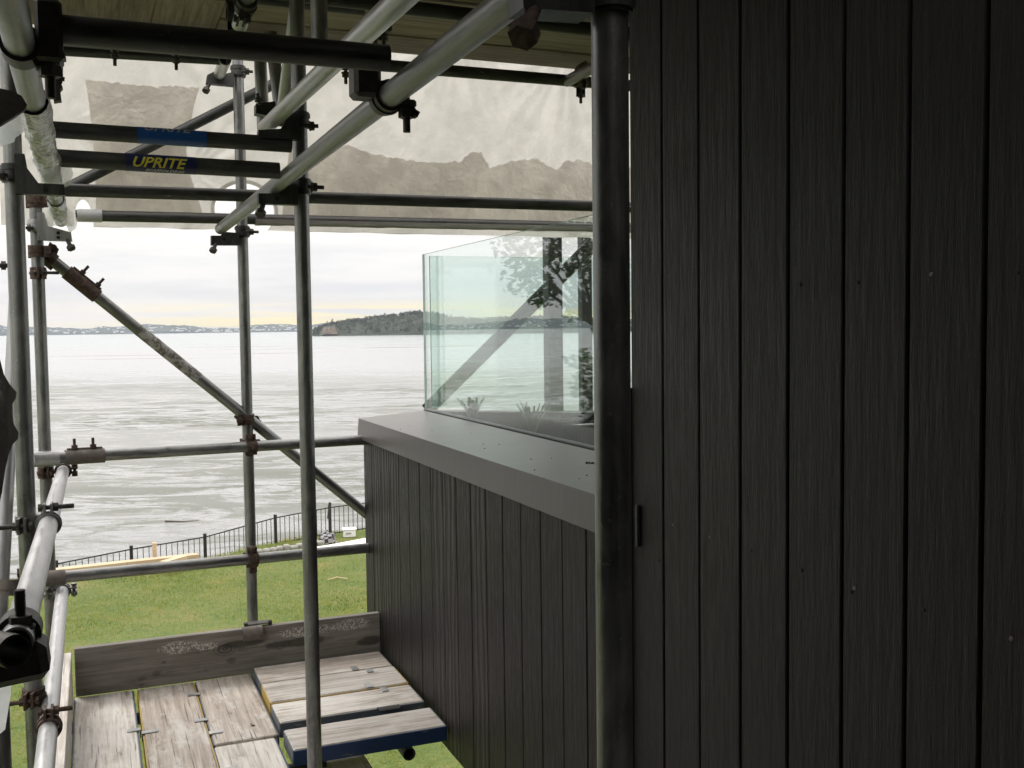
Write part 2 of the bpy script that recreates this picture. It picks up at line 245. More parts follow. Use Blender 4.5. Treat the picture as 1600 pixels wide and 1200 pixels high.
# ------------------------------------------------------------------ mesh helpers
class MB:
    def __init__(s): s.v = []; s.f = []; s.mi = []; s.cur = 0
    def add(s, vs, fs):
        o = len(s.v); s.v += [tuple(x) for x in vs]; s.f += [tuple(i+o for i in f) for f in fs]; s.mi += [s.cur]*len(fs); return s
    def box(s, c, d, rot=None, bev=0.0):
        x, y, z = d[0]/2, d[1]/2, d[2]/2; c = Vector(c)
        if bev <= 0:
            vs = [Vector((a*x, b*y, e*z)) for a in (-1, 1) for b in (-1, 1) for e in (-1, 1)]
            fs = [(0, 1, 3, 2), (4, 6, 7, 5), (0, 4, 5, 1), (2, 3, 7, 6), (0, 2, 6, 4), (1, 5, 7, 3)]
        else:
            vs = []; 
            idx = {}
            for a in (-1, 1):
                for b in (-1, 1):
                    for e in (-1, 1):
                        for k in range(3):
                            q = [a*(x-bev), b*(y-bev), e*(z-bev)]; q[k] = (a, b, e)[k]*(x, y, z)[k]
                            idx[(a, b, e, k)] = len(vs); vs.append(Vector(q))
            I = lambda *q: idx[q]; fs = []
            for a in (-1, 1):
                fs += [(I(a, -1, -1, 0), I(a, 1, -1, 0), I(a, 1, 1, 0), I(a, -1, 1, 0)), (I(-1, a, -1, 1), I(-1, a, 1, 1), I(1, a, 1, 1), I(1, a, -1, 1)), (I(-1, -1, a, 2), I(1, -1, a, 2), I(1, 1, a, 2), I(-1, 1, a, 2))]
                for b in (-1, 1):
                    fs += [(I(a, b, -1, 0), I(a, b, 1, 0), I(a, b, 1, 1), I(a, b, -1, 1)), (I(a, -1, b, 0), I(a, 1, b, 0), I(a, 1, b, 2), I(a, -1, b, 2)), (I(-1, a, b, 1), I(1, a, b, 1), I(1, a, b, 2), I(-1, a, b, 2))]
                    for e in (-1, 1): fs.append((I(a, b, e, 0), I(a, b, e, 1), I(a, b, e, 2)))
        if rot is not None: vs = [rot @ q for q in vs]
        return s.add([q+c for q in vs], fs)
    def rod(s, a, b, r, seg=10, r2=None, cap=True):
        a, b = Vector(a), Vector(b); d = (b-a).normalized(); u = d.orthogonal().normalized(); w = d.cross(u); r2 = r if r2 is None else r2; vs = []
        for i in range(seg):
            q = 2*PI*i/seg; e = u*math.cos(q)+w*math.sin(q); vs += [a+e*r, b+e*r2]
        fs = [(2*i, 2*i+1, (2*i+3) % (2*seg), (2*i+2) % (2*seg)) for i in range(seg)]
        if cap: fs += [tuple(range(0, 2*seg, 2))[::-1], tuple(range(1, 2*seg, 2))]
        return s.add(vs, fs)
    def ring(s, c, ax, r, w, th, seg=24, a0=0, a1=2*PI, u=None):
        c, ax = Vector(c), Vector(ax).normalized(); u = (ax.orthogonal() if u is None else Vector(u)); u = (u-ax*u.dot(ax)).normalized(); y = ax.cross(u); full = abs(a1-a0-2*PI) < 1e-6
        m = seg if full else seg+1; vs = []
        for i in range(m):
            q = a0+(a1-a0)*i/seg; e = u*math.cos(q)+y*math.sin(q)
            vs += [c+e*r-ax*w/2, c+e*(r+th)-ax*w/2, c+e*(r+th)+ax*w/2, c+e*r+ax*w/2]
        fs = []
        for i in range(seg):
            j = (i+1) % m
            for k in range(4): fs.append((4*i+k, 4*i+(k+1) % 4, 4*j+(k+1) % 4, 4*j+k))
        if not full: fs += [(0, 1, 2, 3), (4*m-1, 4*m-2, 4*m-3, 4*m-4)]
        return s.add(vs, fs)
    def hex(s, c, ax, r, h): ax = Vector(ax).normalized(); c = Vector(c); return s.rod(c-ax*h/2, c+ax*h/2, r, 6)
    def build(s, name, m, parent=None, smooth=None, loc=None):
        me = bpy.data.meshes.new(name); L = Vector(loc) if loc is not None else None
        me.from_pydata([tuple(Vector(q)-L) for q in s.v] if L is not None else s.v, [], s.f)
        ms = m if isinstance(m, (list, tuple)) else [m]
        for q in ms: me.materials.append(M[q] if isinstance(q, str) else q)
        if len(ms) > 1: me.polygons.foreach_set('material_index', s.mi)
        o = bpy.data.objects.new(name, me); C.objects.link(o)
        if smooth:
            me.polygons.foreach_set('use_smooth', [True]*len(me.polygons)); me.set_sharp_from_angle(angle=math.radians(smooth))
        if parent is not None: o.parent = parent
        if L is not None: o.location = L - (parent.location if parent is not None and 0 else Vector())
        return o
def tag(o, label=None, cat=None, group=None, kind=None):
    for k, v in (('label', label), ('category', cat), ('group', group), ('kind', kind)):
        if v: o[k] = v
    return o
def thing(name, label, cat, loc=(0, 0, 0), group=None):
    o = bpy.data.objects.new(name, None); C.objects.link(o); o.location = loc; o.empty_display_size = .05
    return tag(o, label, cat, group)
def part(mb, name, m, root, smooth=None):
    o = mb.build(name, m, root, smooth); o.matrix_parent_inverse = Matrix.Translation(-root.location); return o
R0 = .02415
TUBES = 'scaffold tubes'
def tube_geo(length, r=R0, seg=28, wall=.004):
    mb = MB(); vs = []
    for z in (0, length):
        for rr in (r, r-wall):
            for i in range(seg): q = 2*PI*i/seg; vs.append((rr*math.cos(q), rr*math.sin(q), z))
    fs = []
    for i in range(seg):
        j = (i+1) % seg
        fs += [(i, j, 2*seg+j, 2*seg+i), (seg+j, seg+i, 3*seg+i, 3*seg+j), (j, i, seg+i, seg+j), (2*seg+i, 2*seg+j, 3*seg+j, 3*seg+i)]
    return mb.add(vs, fs)
def tube(name, label, a, b, m='galvanised_steel', r=R0, cat='scaffold tube', group=None):
    a, b = Vector(a), Vector(b); d = b-a
    o = tube_geo(d.length, r).build(name, m, smooth=40); o.location = a; o.rotation_euler = d.to_track_quat('Z', 'Y').to_euler()
    return tag(o, label, cat, group)
def clamp(label, rings, m='galvanised_steel', name='scaffold_coupler', link=True, group=None, bm=None):
    """rings: (centre, axis, direction of the closing bolt side, bolt direction, bolt length)"""
    c0 = Vector(rings[0][0]); t = thing(name, label, 'scaffold coupler', c0, group); bm = bm or m
    for c, ax, side, bd, bl in rings:
        c, ax, side, bd = Vector(c), Vector(ax).normalized(), Vector(side).normalized(), Vector(bd).normalized()
        mb = MB(); mb.ring(c, ax, R0+.0006, .046, .006); mb.ring(c, ax, R0+.0066, .010, .003)
        q = c+side*(R0+.016)
        rot = Matrix((side, bd, ax)).transposed()
        mb.box(q+bd*.009, (.030, .007, .044), rot); mb.box(q-bd*.009, (.030, .007, .044), rot)
        h = c-side*(R0+.006); mb.rod(h-ax*.026, h+ax*.026, .008, 8)
        part(mb, 'band', m, t, 35)
        b = MB(); e = q+side*.004; b.rod(e-bd*.022, e+bd*bl, .0062, 10)
        for k in range(7):
            if bl > .04: b.ring(e+bd*(bl-.004-k*.0028), bd, .0058, .0012, .0012, 10)
        bo = part(b, 'bolt', bm, t, 35)
        nb = MB(); nb.hex(e+bd*.019, bd, .0125, .013); part(nb, 'nut', bm, bo)
        nb = MB(); nb.hex(e-bd*.02, bd, .0115, .009); part(nb, 'bolt_head', bm, bo)
        nb = MB(); nb.ring(e+bd*.0118, bd, .006, .002, .009, 12); part(nb, 'washer', bm, bo)
    if len(rings) > 1 and link:
        a, b = Vector(rings[0][0]), Vector(rings[1][0]); d = (b-a)
        if d.length > 2*R0: mb = MB(); mb.rod(a+d.normalized()*(R0+.004), b-d.normalized()*(R0+.004), .021, 12); part(mb, 'swivel_plate', m, t, 35)
    return t
X, Y, Z = Vector((1, 0, 0)), Vector((0, 1, 0)), Vector((0, 0, 1))
import numpy as np
# ------------------------------------------------------------------ ground, sea, hills, haze
def lawn_z(d, lat=0): return -4.3 - .063*d
EDGE = [(-4000, 12), (-700, 18), (-200, 20.5), (30, 24.4), (88, 24.5), (205, 25.5), (310, 26.9), (430, 30.2), (515, 31.9), (600, 33.2), (690, 34.6), (1200, 36), (9000, 38)]
def edge_d(px):                                                    # the seaward edge of the lawn
    for (p0, h0), (p1, h1) in zip(EDGE, EDGE[1:]):
        if p0 <= px <= p1: return h0+(h1-h0)*(px-p0)/(p1-p0)
    return 30
def ground_h(x, y):
    d = x*fw.x + y*fw.y
    z = -4.3 - .063*d + .03*noise.noise(Vector((x*.35, y*.35, 1)))
    px = 800+FPX*((x*rt.x+y*rt.y)/max(d, 3))
    de = edge_d(px)
    if d > de: z -= min((d-de)*.62, 2.2) + max(0, d-de-3)*.3
    return max(z, -11.6)
def ground_at(px, py):                                             # where the sight line through a picture point meets the lawn
    lo, hi = 4.0, 60.0
    for _ in range(50):
        md = (lo+hi)/2; q = dep(px, py, md)
        if q.z > ground_h(q.x, q.y): lo = md
        else: hi = md
    return dep(px, py, lo)
mb = MB(); NX, NY = 170, 220; xs = [-60+130*i/NX for i in range(NX+1)]; ys = [-25+85*j/NY for j in range(NY+1)]
mb.add([(x, y, ground_h(x, y)) for y in ys for x in xs], [(j*(NX+1)+i, j*(NX+1)+i+1, (j+1)*(NX+1)+i+1, (j+1)*(NX+1)+i) for j in range(NY) for i in range(NX)])
m = M['lawn_soil'] = mat('lawn_soil', rough=.95); t = NT(m); a = t.noise(t.coord(rand=False), .8, 6, .65); b = t.noise(t.coord(rand=False), 9, 5, .7)
t.set('Base Color', t.ramp(t.math('ADD', t.math('MULTIPLY', a, .5), t.math('MULTIPLY', b, .5)), [(.36, (.05, .085, .012)), (.5, (.085, .12, .02)), (.64, (.15, .14, .045))])); t.bump(b, .6, .05)
tag(mb.build('lawn', 'lawn_soil', smooth=60), kind='structure')
m = M['grass_blade'] = mat('grass_blade', rough=.6); t = NT(m)
a = t.noise(t.coord(rand=False), .9, 5, .65); b = t.noise(t.coord(rand=False), 14, 2, .6)
t.set('Base Color', t.ramp(t.math('ADD', t.math('MULTIPLY', a, .62), t.math('MULTIPLY', b, .38)), [(.36, (.095, .15, .014)), (.46, (.165, .215, .024)), (.54, (.265, .275, .045)), (.62, (.41, .34, .11))]))
tl = t.new('ShaderNodeBsdfTranslucent'); t.put(tl.inputs[0], t.b.inputs['Base Color'].links[0].from_socket); ms_ = t.new('ShaderNodeMixShader'); ms_.inputs[0].default_value = .35; t.put(ms_.inputs[1], t.b.outputs[0]); t.put(ms_.inputs[2], tl.outputs[0]); t.put(t.out.inputs[0], ms_.outputs[0])
rng = np.random.default_rng(3); NB = 260000
dd = 9 + 24*rng.random(NB)**.9; hh = (rng.random(NB)*1.0-.52)*dd*1.05 - 1.0
bx = fw.x*dd + math.cos(YAW)*hh; by = fw.y*dd - math.sin(YAW)*hh; bz = -4.3-.063*(bx*fw.x+by*fw.y)
pxs = 800+FPX*hh/dd; keep = dd < np.interp(pxs, [e[0] for e in EDGE], [e[1] for e in EDGE])+.25
bx, by, bz, dd, NB = bx[keep], by[keep], bz[keep], dd[keep], int(keep.sum())
an = rng.random(NB)*2*PI; hgt = .03+.035*rng.random(NB)**2; wd = .005+.006*rng.random(NB); ln = .02+.05*rng.random(NB); la = rng.random(NB)*2*PI
V = np.zeros((NB, 3, 3))
V[:, 0] = np.stack([bx-np.cos(an)*wd, by-np.sin(an)*wd, bz-.03], 1); V[:, 1] = np.stack([bx+np.cos(an)*wd, by+np.sin(an)*wd, bz-.03], 1); V[:, 2] = np.stack([bx+np.cos(la)*ln, by+np.sin(la)*ln, bz+hgt], 1)
me = bpy.data.meshes.new('grass'); me.vertices.add(NB*3); me.vertices.foreach_set('co', V.reshape(-1)); me.loops.add(NB*3); me.loops.foreach_set('vertex_index', np.arange(NB*3)); me.polygons.add(NB); me.polygons.foreach_set('loop_start', np.arange(NB)*3); me.update(calc_edges=True); me.validate()
me.materials.append(M['grass_blade']); o = bpy.data.objects.new('grass', me); C.objects.link(o); tag(o, 'short green lawn grass with straw coloured patches', 'grass', kind='stuff')
# tidal flats and water
m = M['tidal_water'] = mat('tidal_water', rough=.12); t = NT(m)
c = t.new('ShaderNodeTexCoord'); p = t.new('ShaderNodeMapping'); p.inputs['Rotation'].default_value = (0, 0, YAW); t.put(p.inputs[0], c.outputs['Object'])
sx = t.new('ShaderNodeSeparateXYZ'); t.put(sx.inputs[0], p.outputs[0]); dist = sx.outputs[1]
def sc(a, b): q = t.new('ShaderNodeMapping'); q.inputs['Scale'].default_value = (a, b, 1); t.put(q.inputs[0], p.outputs[0]); return q.outputs[0]
near = t.noise(sc(.13, .30), 1.0, 10, .74, 1.4); mid = t.noise(sc(.022, .05), 1.0, 7, .65, .5); big = t.noise(sc(.006, .012), 1.0, 5, .6); fine = t.noise(sc(.7, 1.9), 1.0, 6, .75, 2.0)
mudf = t.math('ADD', t.math('MULTIPLY', near, .55), t.math('ADD', t.math('MULTIPLY', mid, .3), t.math('MULTIPLY', fine, .25)))
mud = t.step(mudf, .51, .575)
fade = t.step(dist, 130, 300, 1, 0)                                 # exposed weedy mud only near the shore
mud = t.math('MULTIPLY', mud, fade)
bar = t.math('MULTIPLY', t.step(t.noise(sc(.004, .022), 1.0, 6, .6, .4), .58, .66), t.math('MULTIPLY', t.step(dist, 280, 380), t.step(dist, 700, 900, 1, 0)))
col = t.mix(mud, (.30, .31, .325), (.115, .125, .10)); col = t.mix(t.math('MULTIPLY', t.step(big, .45, .6), fade), col, (.25, .255, .25))
col = t.mix(t.step(dist, 450, 800), col, (.28, .315, .325)); col = t.mix(t.math('MULTIPLY', bar, .8), col, (.16, .13, .09))
t.set('Base Color', col); t.set('Roughness', t.math('ADD', .16, t.math('MULTIPLY', t.math('MAXIMUM', mud, bar), .45)))
t.set('Specular IOR Level', t.math('ADD', .27, t.math('MULTIPLY', t.math('MAXIMUM', mud, bar), -.15)))
t.bump(t.math('ADD', t.math('MULTIPLY', fine, fade), t.math('MULTIPLY', near, 1.5)), .5, .3)
SEA = -10.0
mb = MB(); ring = [(-40, -30)]; 
vs = [(-9000, -200, SEA), (9000, -200, SEA), (14000, 14000, SEA), (-14000, 14000, SEA)]
mb.add(vs, [(0, 1, 2, 3)]); tag(mb.build('sea_water', 'tidal_water'), kind='structure')
def hill_mat(name, stops, s):
    m = M[name] = mat(name, rough=.95); t = NT(m); a = t.noise(t.coord(rand=False), s, 7, .7); t.set('Base Color', t.ramp(a, stops)); t.bump(a, .8, 8)
hill_mat('far_hill', [(.35, (.020, .030, .035)), (.5, (.04, .055, .05)), (.62, (.08, .09, .07)), (.72, (.16, .16, .15))], .006)  # blue of the distance haze put into the darkest hill tones
hill_mat('bush', [(.35, (.012, .02, .012)), (.55, (.03, .042, .022)), (.72, (.06, .06, .04))], .05)
hill_mat('clay', [(.3, (.07, .06, .045)), (.7, (.19, .155, .12))], .08)
def az_of(px): return YAW + math.atan((px-800)/FPX)
def ridge(name, a0, a1, dist, depthm, hfun, m, n=260, rows=14, rough=.12):
    mb = MB(); vs = []
    for i in range(n+1):
        a = a0+(a1-a0)*i/n; h = hfun(a)
        for j in range(rows+1):
            f = j/rows; r = dist+depthm*f; hh = h*math.sin(PI*min(1, f*.62+.02)**.8) if j else 0
            x, y = math.sin(a)*r, math.cos(a)*r
            hh *= 1+rough*2*noise.noise(Vector((x, y, 0))*(3.2/h if h > 1 else 1)); vs.append((x, y, SEA-.5+max(hh, 0)))
    R = rows+1
    fs = [(i*R+j, (i+1)*R+j, (i+1)*R+j+1, i*R+j+1) for i in range(n) for j in range(rows)]
    mb.add(vs, fs); return tag(mb.build(name, m, smooth=80), kind='structure')
def fb(x, s=0): return noise.fractal(Vector((x, s, 0)), .9, 2.1, 5)
D1, D2 = 4600.0, 1500.0
def far_h(a): return max(12, 34 + 24*fb(a*14, 3.3) + 6*fb(a*60, 1))
ridge('far_hills', math.radians(-75), math.radians(62), D1, 900, far_h, 'far_hill', n=520)
HP = [(470, 0), (488, 3), (497, 9), (512, 15), (535, 20), (560, 23), (590, 27), (625, 31), (655, 34), (676, 33), (692, 28), (715, 23), (760, 21), (820, 24), (930, 20), (1100, 24), (1500, 18)]
def head_h(a):
    px = 800+FPX*math.tan(a-YAW)
    for (p0, h0), (p1, h1) in zip(HP, HP[1:]):
        if p0 <= px <= p1: return (h0+(h1-h0)*(px-p0)/(p1-p0))*1.0+ .6*fb(px*.05)
    return .5
ridge('headland', az_of(471), az_of(1400), D2, 420, head_h, 'bush', n=300)
# far town: pale houses on the far shore
mb = MB()
for i in range(900):
    a = math.radians(random.uniform(-30, 42)); h = far_h(a); f = random.random()**1.8; r = D1+30+f*380; w = random.uniform(5, 14); z = SEA+h*math.sin(PI*min(1, (r-D1)/900*.62+.02)**.8)*.95
    q = random.uniform(-.5, .5); mb.box((math.sin(a)*r, math.cos(a)*r, z+1), (w, w*.7, random.uniform(3.5, 7)), Matrix.Rotation(q-a, 3, 'Z'))
M['far_house'] = mat('far_house', (.72, .72, .72), .8)
tag(mb.build('far_town', 'far_house'), 'pale houses scattered along the distant shore', 'town', kind='stuff')
# bush on the headland: crowns as leaf clumps
def crowns(spots, m_name, nm):
    vs, fs = [], []
    for (c, rx, rz, k) in spots:
        for _ in range(k):
            u = Vector((random.gauss(0, 1), random.gauss(0, 1), random.gauss(0, 1))).normalized()*random.uniform(.55, 1.05)
            q = Vector((c[0]+u.x*rx, c[1]+u.y*rx, c[2]+u.z*rz)); s = rx*random.uniform(.25, .5)
            e1 = Vector((random.gauss(0, 1), random.gauss(0, 1), random.gauss(0, 1))).normalized(); e2 = e1.orthogonal().normalized(); o = len(vs)
            vs += [q-e1*s, q+e2*s*.7, q+e1*s, q-e2*s*.7]; fs.append((o, o+1, o+2, o+3))
    mb = MB(); mb.add(vs, fs); return mb.build(nm, m_name)
sp = []
for i in range(1500):
    px = random.uniform(492, 940); a = az_of(px); h = head_h(a); f = random.random()**.8; r = D2+8+f*330
    if 506 < px < 528 and f < .55 and h*f < 9: continue
    hh = h*math.sin(PI*min(1, (r-D2)/420*.62+.02)**.8); s = random.uniform(2.5, 5); sp.append(((math.sin(a)*r, math.cos(a)*r, SEA+hh+s*.3), s, s*random.uniform(.8, 1.2), 12))
M['bush_leaf'] = mat('bush_leaf', (.035, .05, .024), .9); t = NT(M['bush_leaf']); t.set('Base Color', t.ramp(t.noise(t.coord(rand=False), .035, 4, .6), [(.35, (.012, .02, .012)), (.65, (.04, .05, .027))]))
tag(crowns(sp, 'bush_leaf', 'headland_bush'), 'dark native bush covering the headland', 'bush', kind='stuff')
for i, (px, hh, lab) in enumerate([(500, 9, 'small pine at the seaward tip of the headland'), (513, 11, 'thin pine above the pale clay bank of the headland'), (521, 13, 'taller pine just inland of the clay bank'), (545, 9, 'low pine on the rising ridge of the headland'), (573, 9, 'pine halfway up the headland skyline'), (602, 10, 'bushy pine near the top of the headland skyline'), (641, 9, 'pine on the highest part of the headland')]):
    a = az_of(px); r = D2+250; h = head_h(a)*math.sin(PI*min(1, 250/420*.62+.02)**.8); b = Vector((math.sin(a)*r, math.cos(a)*r, SEA+h-2))
    t_ = thing('pine_tree', lab, 'tree', b, 'pines on the headland skyline'); tr = MB(); tr.rod(b, b+Z*(hh*.95), .5, 6, .15); part(tr, 'trunk', 'bark', t_)
    s2 = [((b.x+random.uniform(-1, 1), b.y, b.z+hh*(.35+.6*k/6)), (1.1-.8*k/6)*hh*.26, hh*.09, 12) for k in range(7)]
    cr = crowns(s2, 'bush_leaf', 'crown'); cr.parent = t_; cr.matrix_parent_inverse = Matrix.Translation(-b)
a = az_of(516); mb = MB(); r = D2+6
for i in range(9):
    aa = az_of(508+i*2.2); q = Vector((math.sin(aa)*r, math.cos(aa)*r, SEA)); hh = random.uniform(6, 12); mb.rod(q, q+Vector((math.sin(aa)*14, math.cos(aa)*14, hh)), 4, 6, 2)
tag(mb.build('clay_bank', 'clay'), kind='structure')
# air
hb = MB(); hb.box((0, 2700, 165), (16000, 6200, 360)); hz = hb.build('haze', 'gap_black'); hz.data.materials.clear()
m = bpy.data.materials.new('haze'); m.use_nodes = True; nt = m.node_tree; nt.nodes.remove(nt.nodes['Principled BSDF'])
pv = nt.nodes.new('ShaderNodeVolumePrincipled'); pv.inputs['Color'].default_value = (.71, .81, .98, 1); pv.inputs['Density'].default_value = HAZE = 6.5e-5
nt.links.new(pv.outputs[0], nt.nodes['Material Output'].inputs['Volume']); hz.data.materials.append(m); tag(hz, 'thin pale sea haze', 'haze', kind='stuff')
# a spreading coastal tree on the left bank (its reflection shows in the glass) and a flax bush below it
def mirror(px, py, d): q = dep(px, py, d); return Vector((2*1.56-q.x, q.y, q.z))
def leaf_tree(name, label, clumps, base, trunk_r, nleaf, ls):
    t_ = thing(name, label, 'tree', base); tr = MB(); top = sum((c for c, r in clumps), Vector())/len(clumps)
    fork = base.lerp(top, .78); tr.rod(base, fork, trunk_r, 10, trunk_r*.7)
    for c, r in clumps: tr.rod(fork, c, trunk_r*.3, 7, trunk_r*.06)
    part(tr, 'trunk', 'bark', t_, 60); vs, fs = [], []
    for c, r in clumps:
        for _ in range(int(nleaf*r*r*2.2)):
            u = Vector((random.gauss(0, 1), random.gauss(0, 1), random.gauss(0, 1))).normalized()*(random.random()**.45)
            q = c+u*r*(1+.25*noise.noise(u*2.5+c)); s = ls*random.uniform(.6, 1.4); e1 = Vector((random.gauss(0, 1), random.gauss(0, 1), random.gauss(0, .6))).normalized(); e2 = e1.orthogonal().normalized(); o = len(vs)
            vs += [q-e1*s, q+e2*s*.55, q+e1*s, q-e2*s*.55]; fs.append((o, o+1, o+2, o+3))
    mb = MB(); mb.add(vs, fs); part(mb, 'crown', 'leaf', t_)
TD = 23.0
cl = [(mirror(px, py, TD+random.uniform(-1, 1)), r/FPX*TD) for px, py, r in ((800, 385, 30), (815, 430, 34), (850, 400, 38), (850, 455, 30), (895, 375, 40), (920, 430, 40), (900, 480, 25), (960, 400, 60), (985, 470, 50), (850, 350, 30), (910, 330, 40), (1010, 340, 60))]
b = mirror(1060, 760, TD); b.z = ground_h(b.x, b.y)-.1
leaf_tree('coastal_tree', 'leafy dark coastal tree mirrored in the balcony glass', cl, b, .22, 330, .085)
cl = [(mirror(px, py, 16+random.uniform(-1, 1)), r/FPX*16) for px, py, r in ((905, 560, 22), (915, 605, 25), (940, 580, 40), (930, 640, 25), (975, 620, 40))]
b = mirror(955, 700, 16); b.z = ground_h(b.x, b.y)-.1
leaf_tree('coastal_shrub', 'dark leafy shrub mirrored low in the balcony glass', cl, b, .08, 520, .06)
# ------------------------------------------------------------------ the house
WX, WEND = 1.195, 2.185
t_ = thing('house_wall', 'tall charcoal wall of vertical grooved boards filling the right side', 'wall', (WX, WEND, -4.8))
bk = MB(); bk.box(((WX+.014+3.6)/2, (-1.5+WEND-.004)/2, -.9), (3.6-WX-.014, WEND-.004+1.5, 7.4)); part(bk, 'backing', 'gap_black', t_)
sw = MB(); sw.box((-1.4, -1.6, -.9), (5.2, .19, 7.4)); part(sw, 'unseen_dark_wall', 'charcoal_cladding', t_)  # unseen wall added behind the camera to keep the near tubes dark
def board(root, y0, y1, z0, z1, m, x=WX, th=.0135, bev=.0022): b = MB(); b.box((x+th/2, (y0+y1)/2, (z0+z1)/2), (th, y1-y0, z1-z0), None, bev); return part(b, 'cladding_board', m, root)
g = WEND; nxt = 2.039; k = 0
while nxt > -1.4:
    board(t_, nxt+.0035, g-(.0035 if k else 0), -4.6, 2.8, 'charcoal_cladding', WX+random.uniform(-.0006, .0006)); g = nxt; nxt -= .1515; k += 1
for px, py in ((1052, 820), (1110, 839), (1174, 861), (1252, 891), (1335, 919), (1443, 953), (1580, 998), (1030, 876), (1455, 429), (1590, 425), (1340, 441), (1250, 444), (1330, 925)):
    q = onX(px, py, WX); b = MB(); b.rod(q+X*.001, q-X*.0016, .0045, 8, .003); part(b, 'nail_head', 'brown_steel' if random.random() < .5 else 'charcoal_cladding', t_)
fl = MB(); fl.box((WX-.004, WEND+.003, -2.3), (.012, .006, 4.3)); q = onX(993, 822, WX-.012); fl.box(q+X*.006, (.010, .012, .10), None, .002); part(fl, 'corner_flashing', 'black_powder_coat', t_)
# balcony
t_ = thing('balcony_parapet', 'charcoal boarded balcony parapet with a wide grey metal cap', 'balcony', (1.195, 4.85, -1.585))
bk = MB(); bk.box((1.355, (2.2+4.835)/2, -1.022), (.29, 4.835-2.2, 1.115)); part(bk, 'backing', 'gap_black', t_)
y1 = 4.848; k = 0; wav = {1: 1, 2: 1, 3: 1, 7: 2, 8: 1, 10: 1}
while y1 > 2.25:
    y0 = max(y1-.1505, 2.2); board(t_, y0+.0025, y1-(.0025 if k else 0), -1.588, -.5, ('charcoal_cladding', 'charcoal_cladding_grained', 'charcoal_cladding_cathedral')[wav.get(k, 0)], 1.1955+random.uniform(-.0006, .0006)); y1 -= .1505; k += 1
for px, py in ((650, 700), (656, 1043), (700, 990), (745, 1026), (603, 1085), (770, 1048), (688, 928)):
    q = onX(px, py, 1.1955); b = MB(); b.rod(q+X*.001, q-X*.0016, .004, 8, .003); part(b, 'nail_head', 'brown_steel', t_)
cp = MB(); A = [(1.178, 4.868, -.430), (1.535, 4.975, -.414), (1.535, 2.19, -.414), (1.178, 2.19, -.430)]
dn = [(x, y, z-.004) for x, y, z in A]; cp.add(A+dn, [(0, 3, 2, 1), (4, 5, 6, 7), (0, 1, 5, 4), (1, 2, 6, 5), (2, 3, 7, 6)])
F_ = [(1.178, 4.868, -.4302), (1.178, 2.19, -.4302), (1.172, 2.19, -.526), (1.172, 4.872, -.526)]; bk_ = [(x+.004, y, z) for x, y, z in F_]
cp.add(F_+bk_, [(0, 1, 2, 3), (7, 6, 5, 4), (0, 4, 5, 1), (1, 5, 6, 2), (2, 6, 7, 3), (3, 7, 4, 0)])
cp.add([(1.1785, 4.868, -.4345), (1.532, 4.9735, -.4185), (1.532, 4.978, -.515), (1.173, 4.872, -.526)], [(0, 1, 2, 3)])
part(cp, 'cap_flashing', 'cap_flashing', t_)
sl = MB(); sl.box((2.36, 3.45, -1.47), (1.70, 2.5, .20)); part(sl, 'deck_slab', 'charcoal_cladding', t_)
ds = MB()
for px, py in ((700, 668), (712, 672), (735, 677), (755, 693), (757, 699), (780, 694), (830, 716), (835, 731), (850, 742), (862, 716), (905, 745), (917, 741), (640, 664), (675, 672), (626, 668)):
    q = onZ(px, py, -.421); s = (q.x-1.178)/.357; q.z = -.430+.016*s+.001; r = random.uniform(.0011, .0026); ds.rod(q-Z*.002, q+Z*r*.6, r, 6, r*.6)
q = onZ(922, 726, -.424); q.z += .003
for k in range(5): ds.rod(q+Vector((k*.004-.012, .012*math.sin(k), 0)), q+Vector((k*.004-.008, .012*math.sin(k+1), .004)), .0022, 5)
tag(ds.build('debris', 'dirt'), 'dark specks of grit scattered over the grey parapet cap', 'grit', kind='stuff')
# glass balustrade
def panel(label, p0, p1, z0a, z1a, z0b, z1b, m, th, edge_w):
    t_ = thing('glass_panel', label, 'glass balustrade', p0); d = (p1-p0); d.z = 0; d.normalize(); nrm = Vector((d.y, -d.x, 0))*(th/2)
    a = [Vector((p0.x, p0.y, z)) for z in (z0a, z1a)]; b = [Vector((p1.x, p1.y, z)) for z in (z0b, z1b)]
    vs = [a[0]-nrm, a[1]-nrm, b[1]-nrm, b[0]-nrm, a[0]+nrm, a[1]+nrm, b[1]+nrm, b[0]+nrm]
    mb = MB(); mb.add(vs, [(0, 1, 2, 3), (7, 6, 5, 4)]); mb.cur = 1; mb.add(vs, [(0, 4, 5, 1), (1, 5, 6, 2), (2, 6, 7, 3), (3, 7, 4, 0)]); part(mb, 'pane', [m, 'glass_edge'], t_); return t_
P0 = Vector((1.56, 5.005, 0)); t_ = panel('long clear glass panel along the front of the balcony', P0, Vector((1.56, 2.2, 0)), -.408, .368, -.408, .368, 'clear_glass', .0125, 0)
ch = MB(); ch.box((1.56, 3.6, -.418), (.034, 2.79, .022), None, .003); part(ch, 'base_channel', 'black_powder_coat', t_)
ea, eb = dep(671, 400, 5.02), dep(928, 403.5, 4.88); fa, fb_ = dep(671, 637, 5.02), dep(928, 646.5, 4.88); ext = 1.35
dirn = (eb-ea); e2 = ea+dirn*ext; f2 = fa+(fb_-fa)*ext
panel('green tinted glass panel closing the far end of the balcony', ea, e2, fa.z, ea.z, f2.z, e2.z, 'tinted_glass', .0175, 0)
d = Vector((e2.x-ea.x, e2.y-ea.y, 0)); L_ = d.length; rot = Matrix.Rotation(math.atan2(d.y, d.x), 3, 'Z'); nn = Vector((-d.y, d.x, 0)).normalized()
mb = MB(); c0 = (ea+e2)/2; c0.z = (fa.z-1.56)/2-.01; mb.box(c0+nn*.05, (L_, .10, 1.56+fa.z-.03), rot)
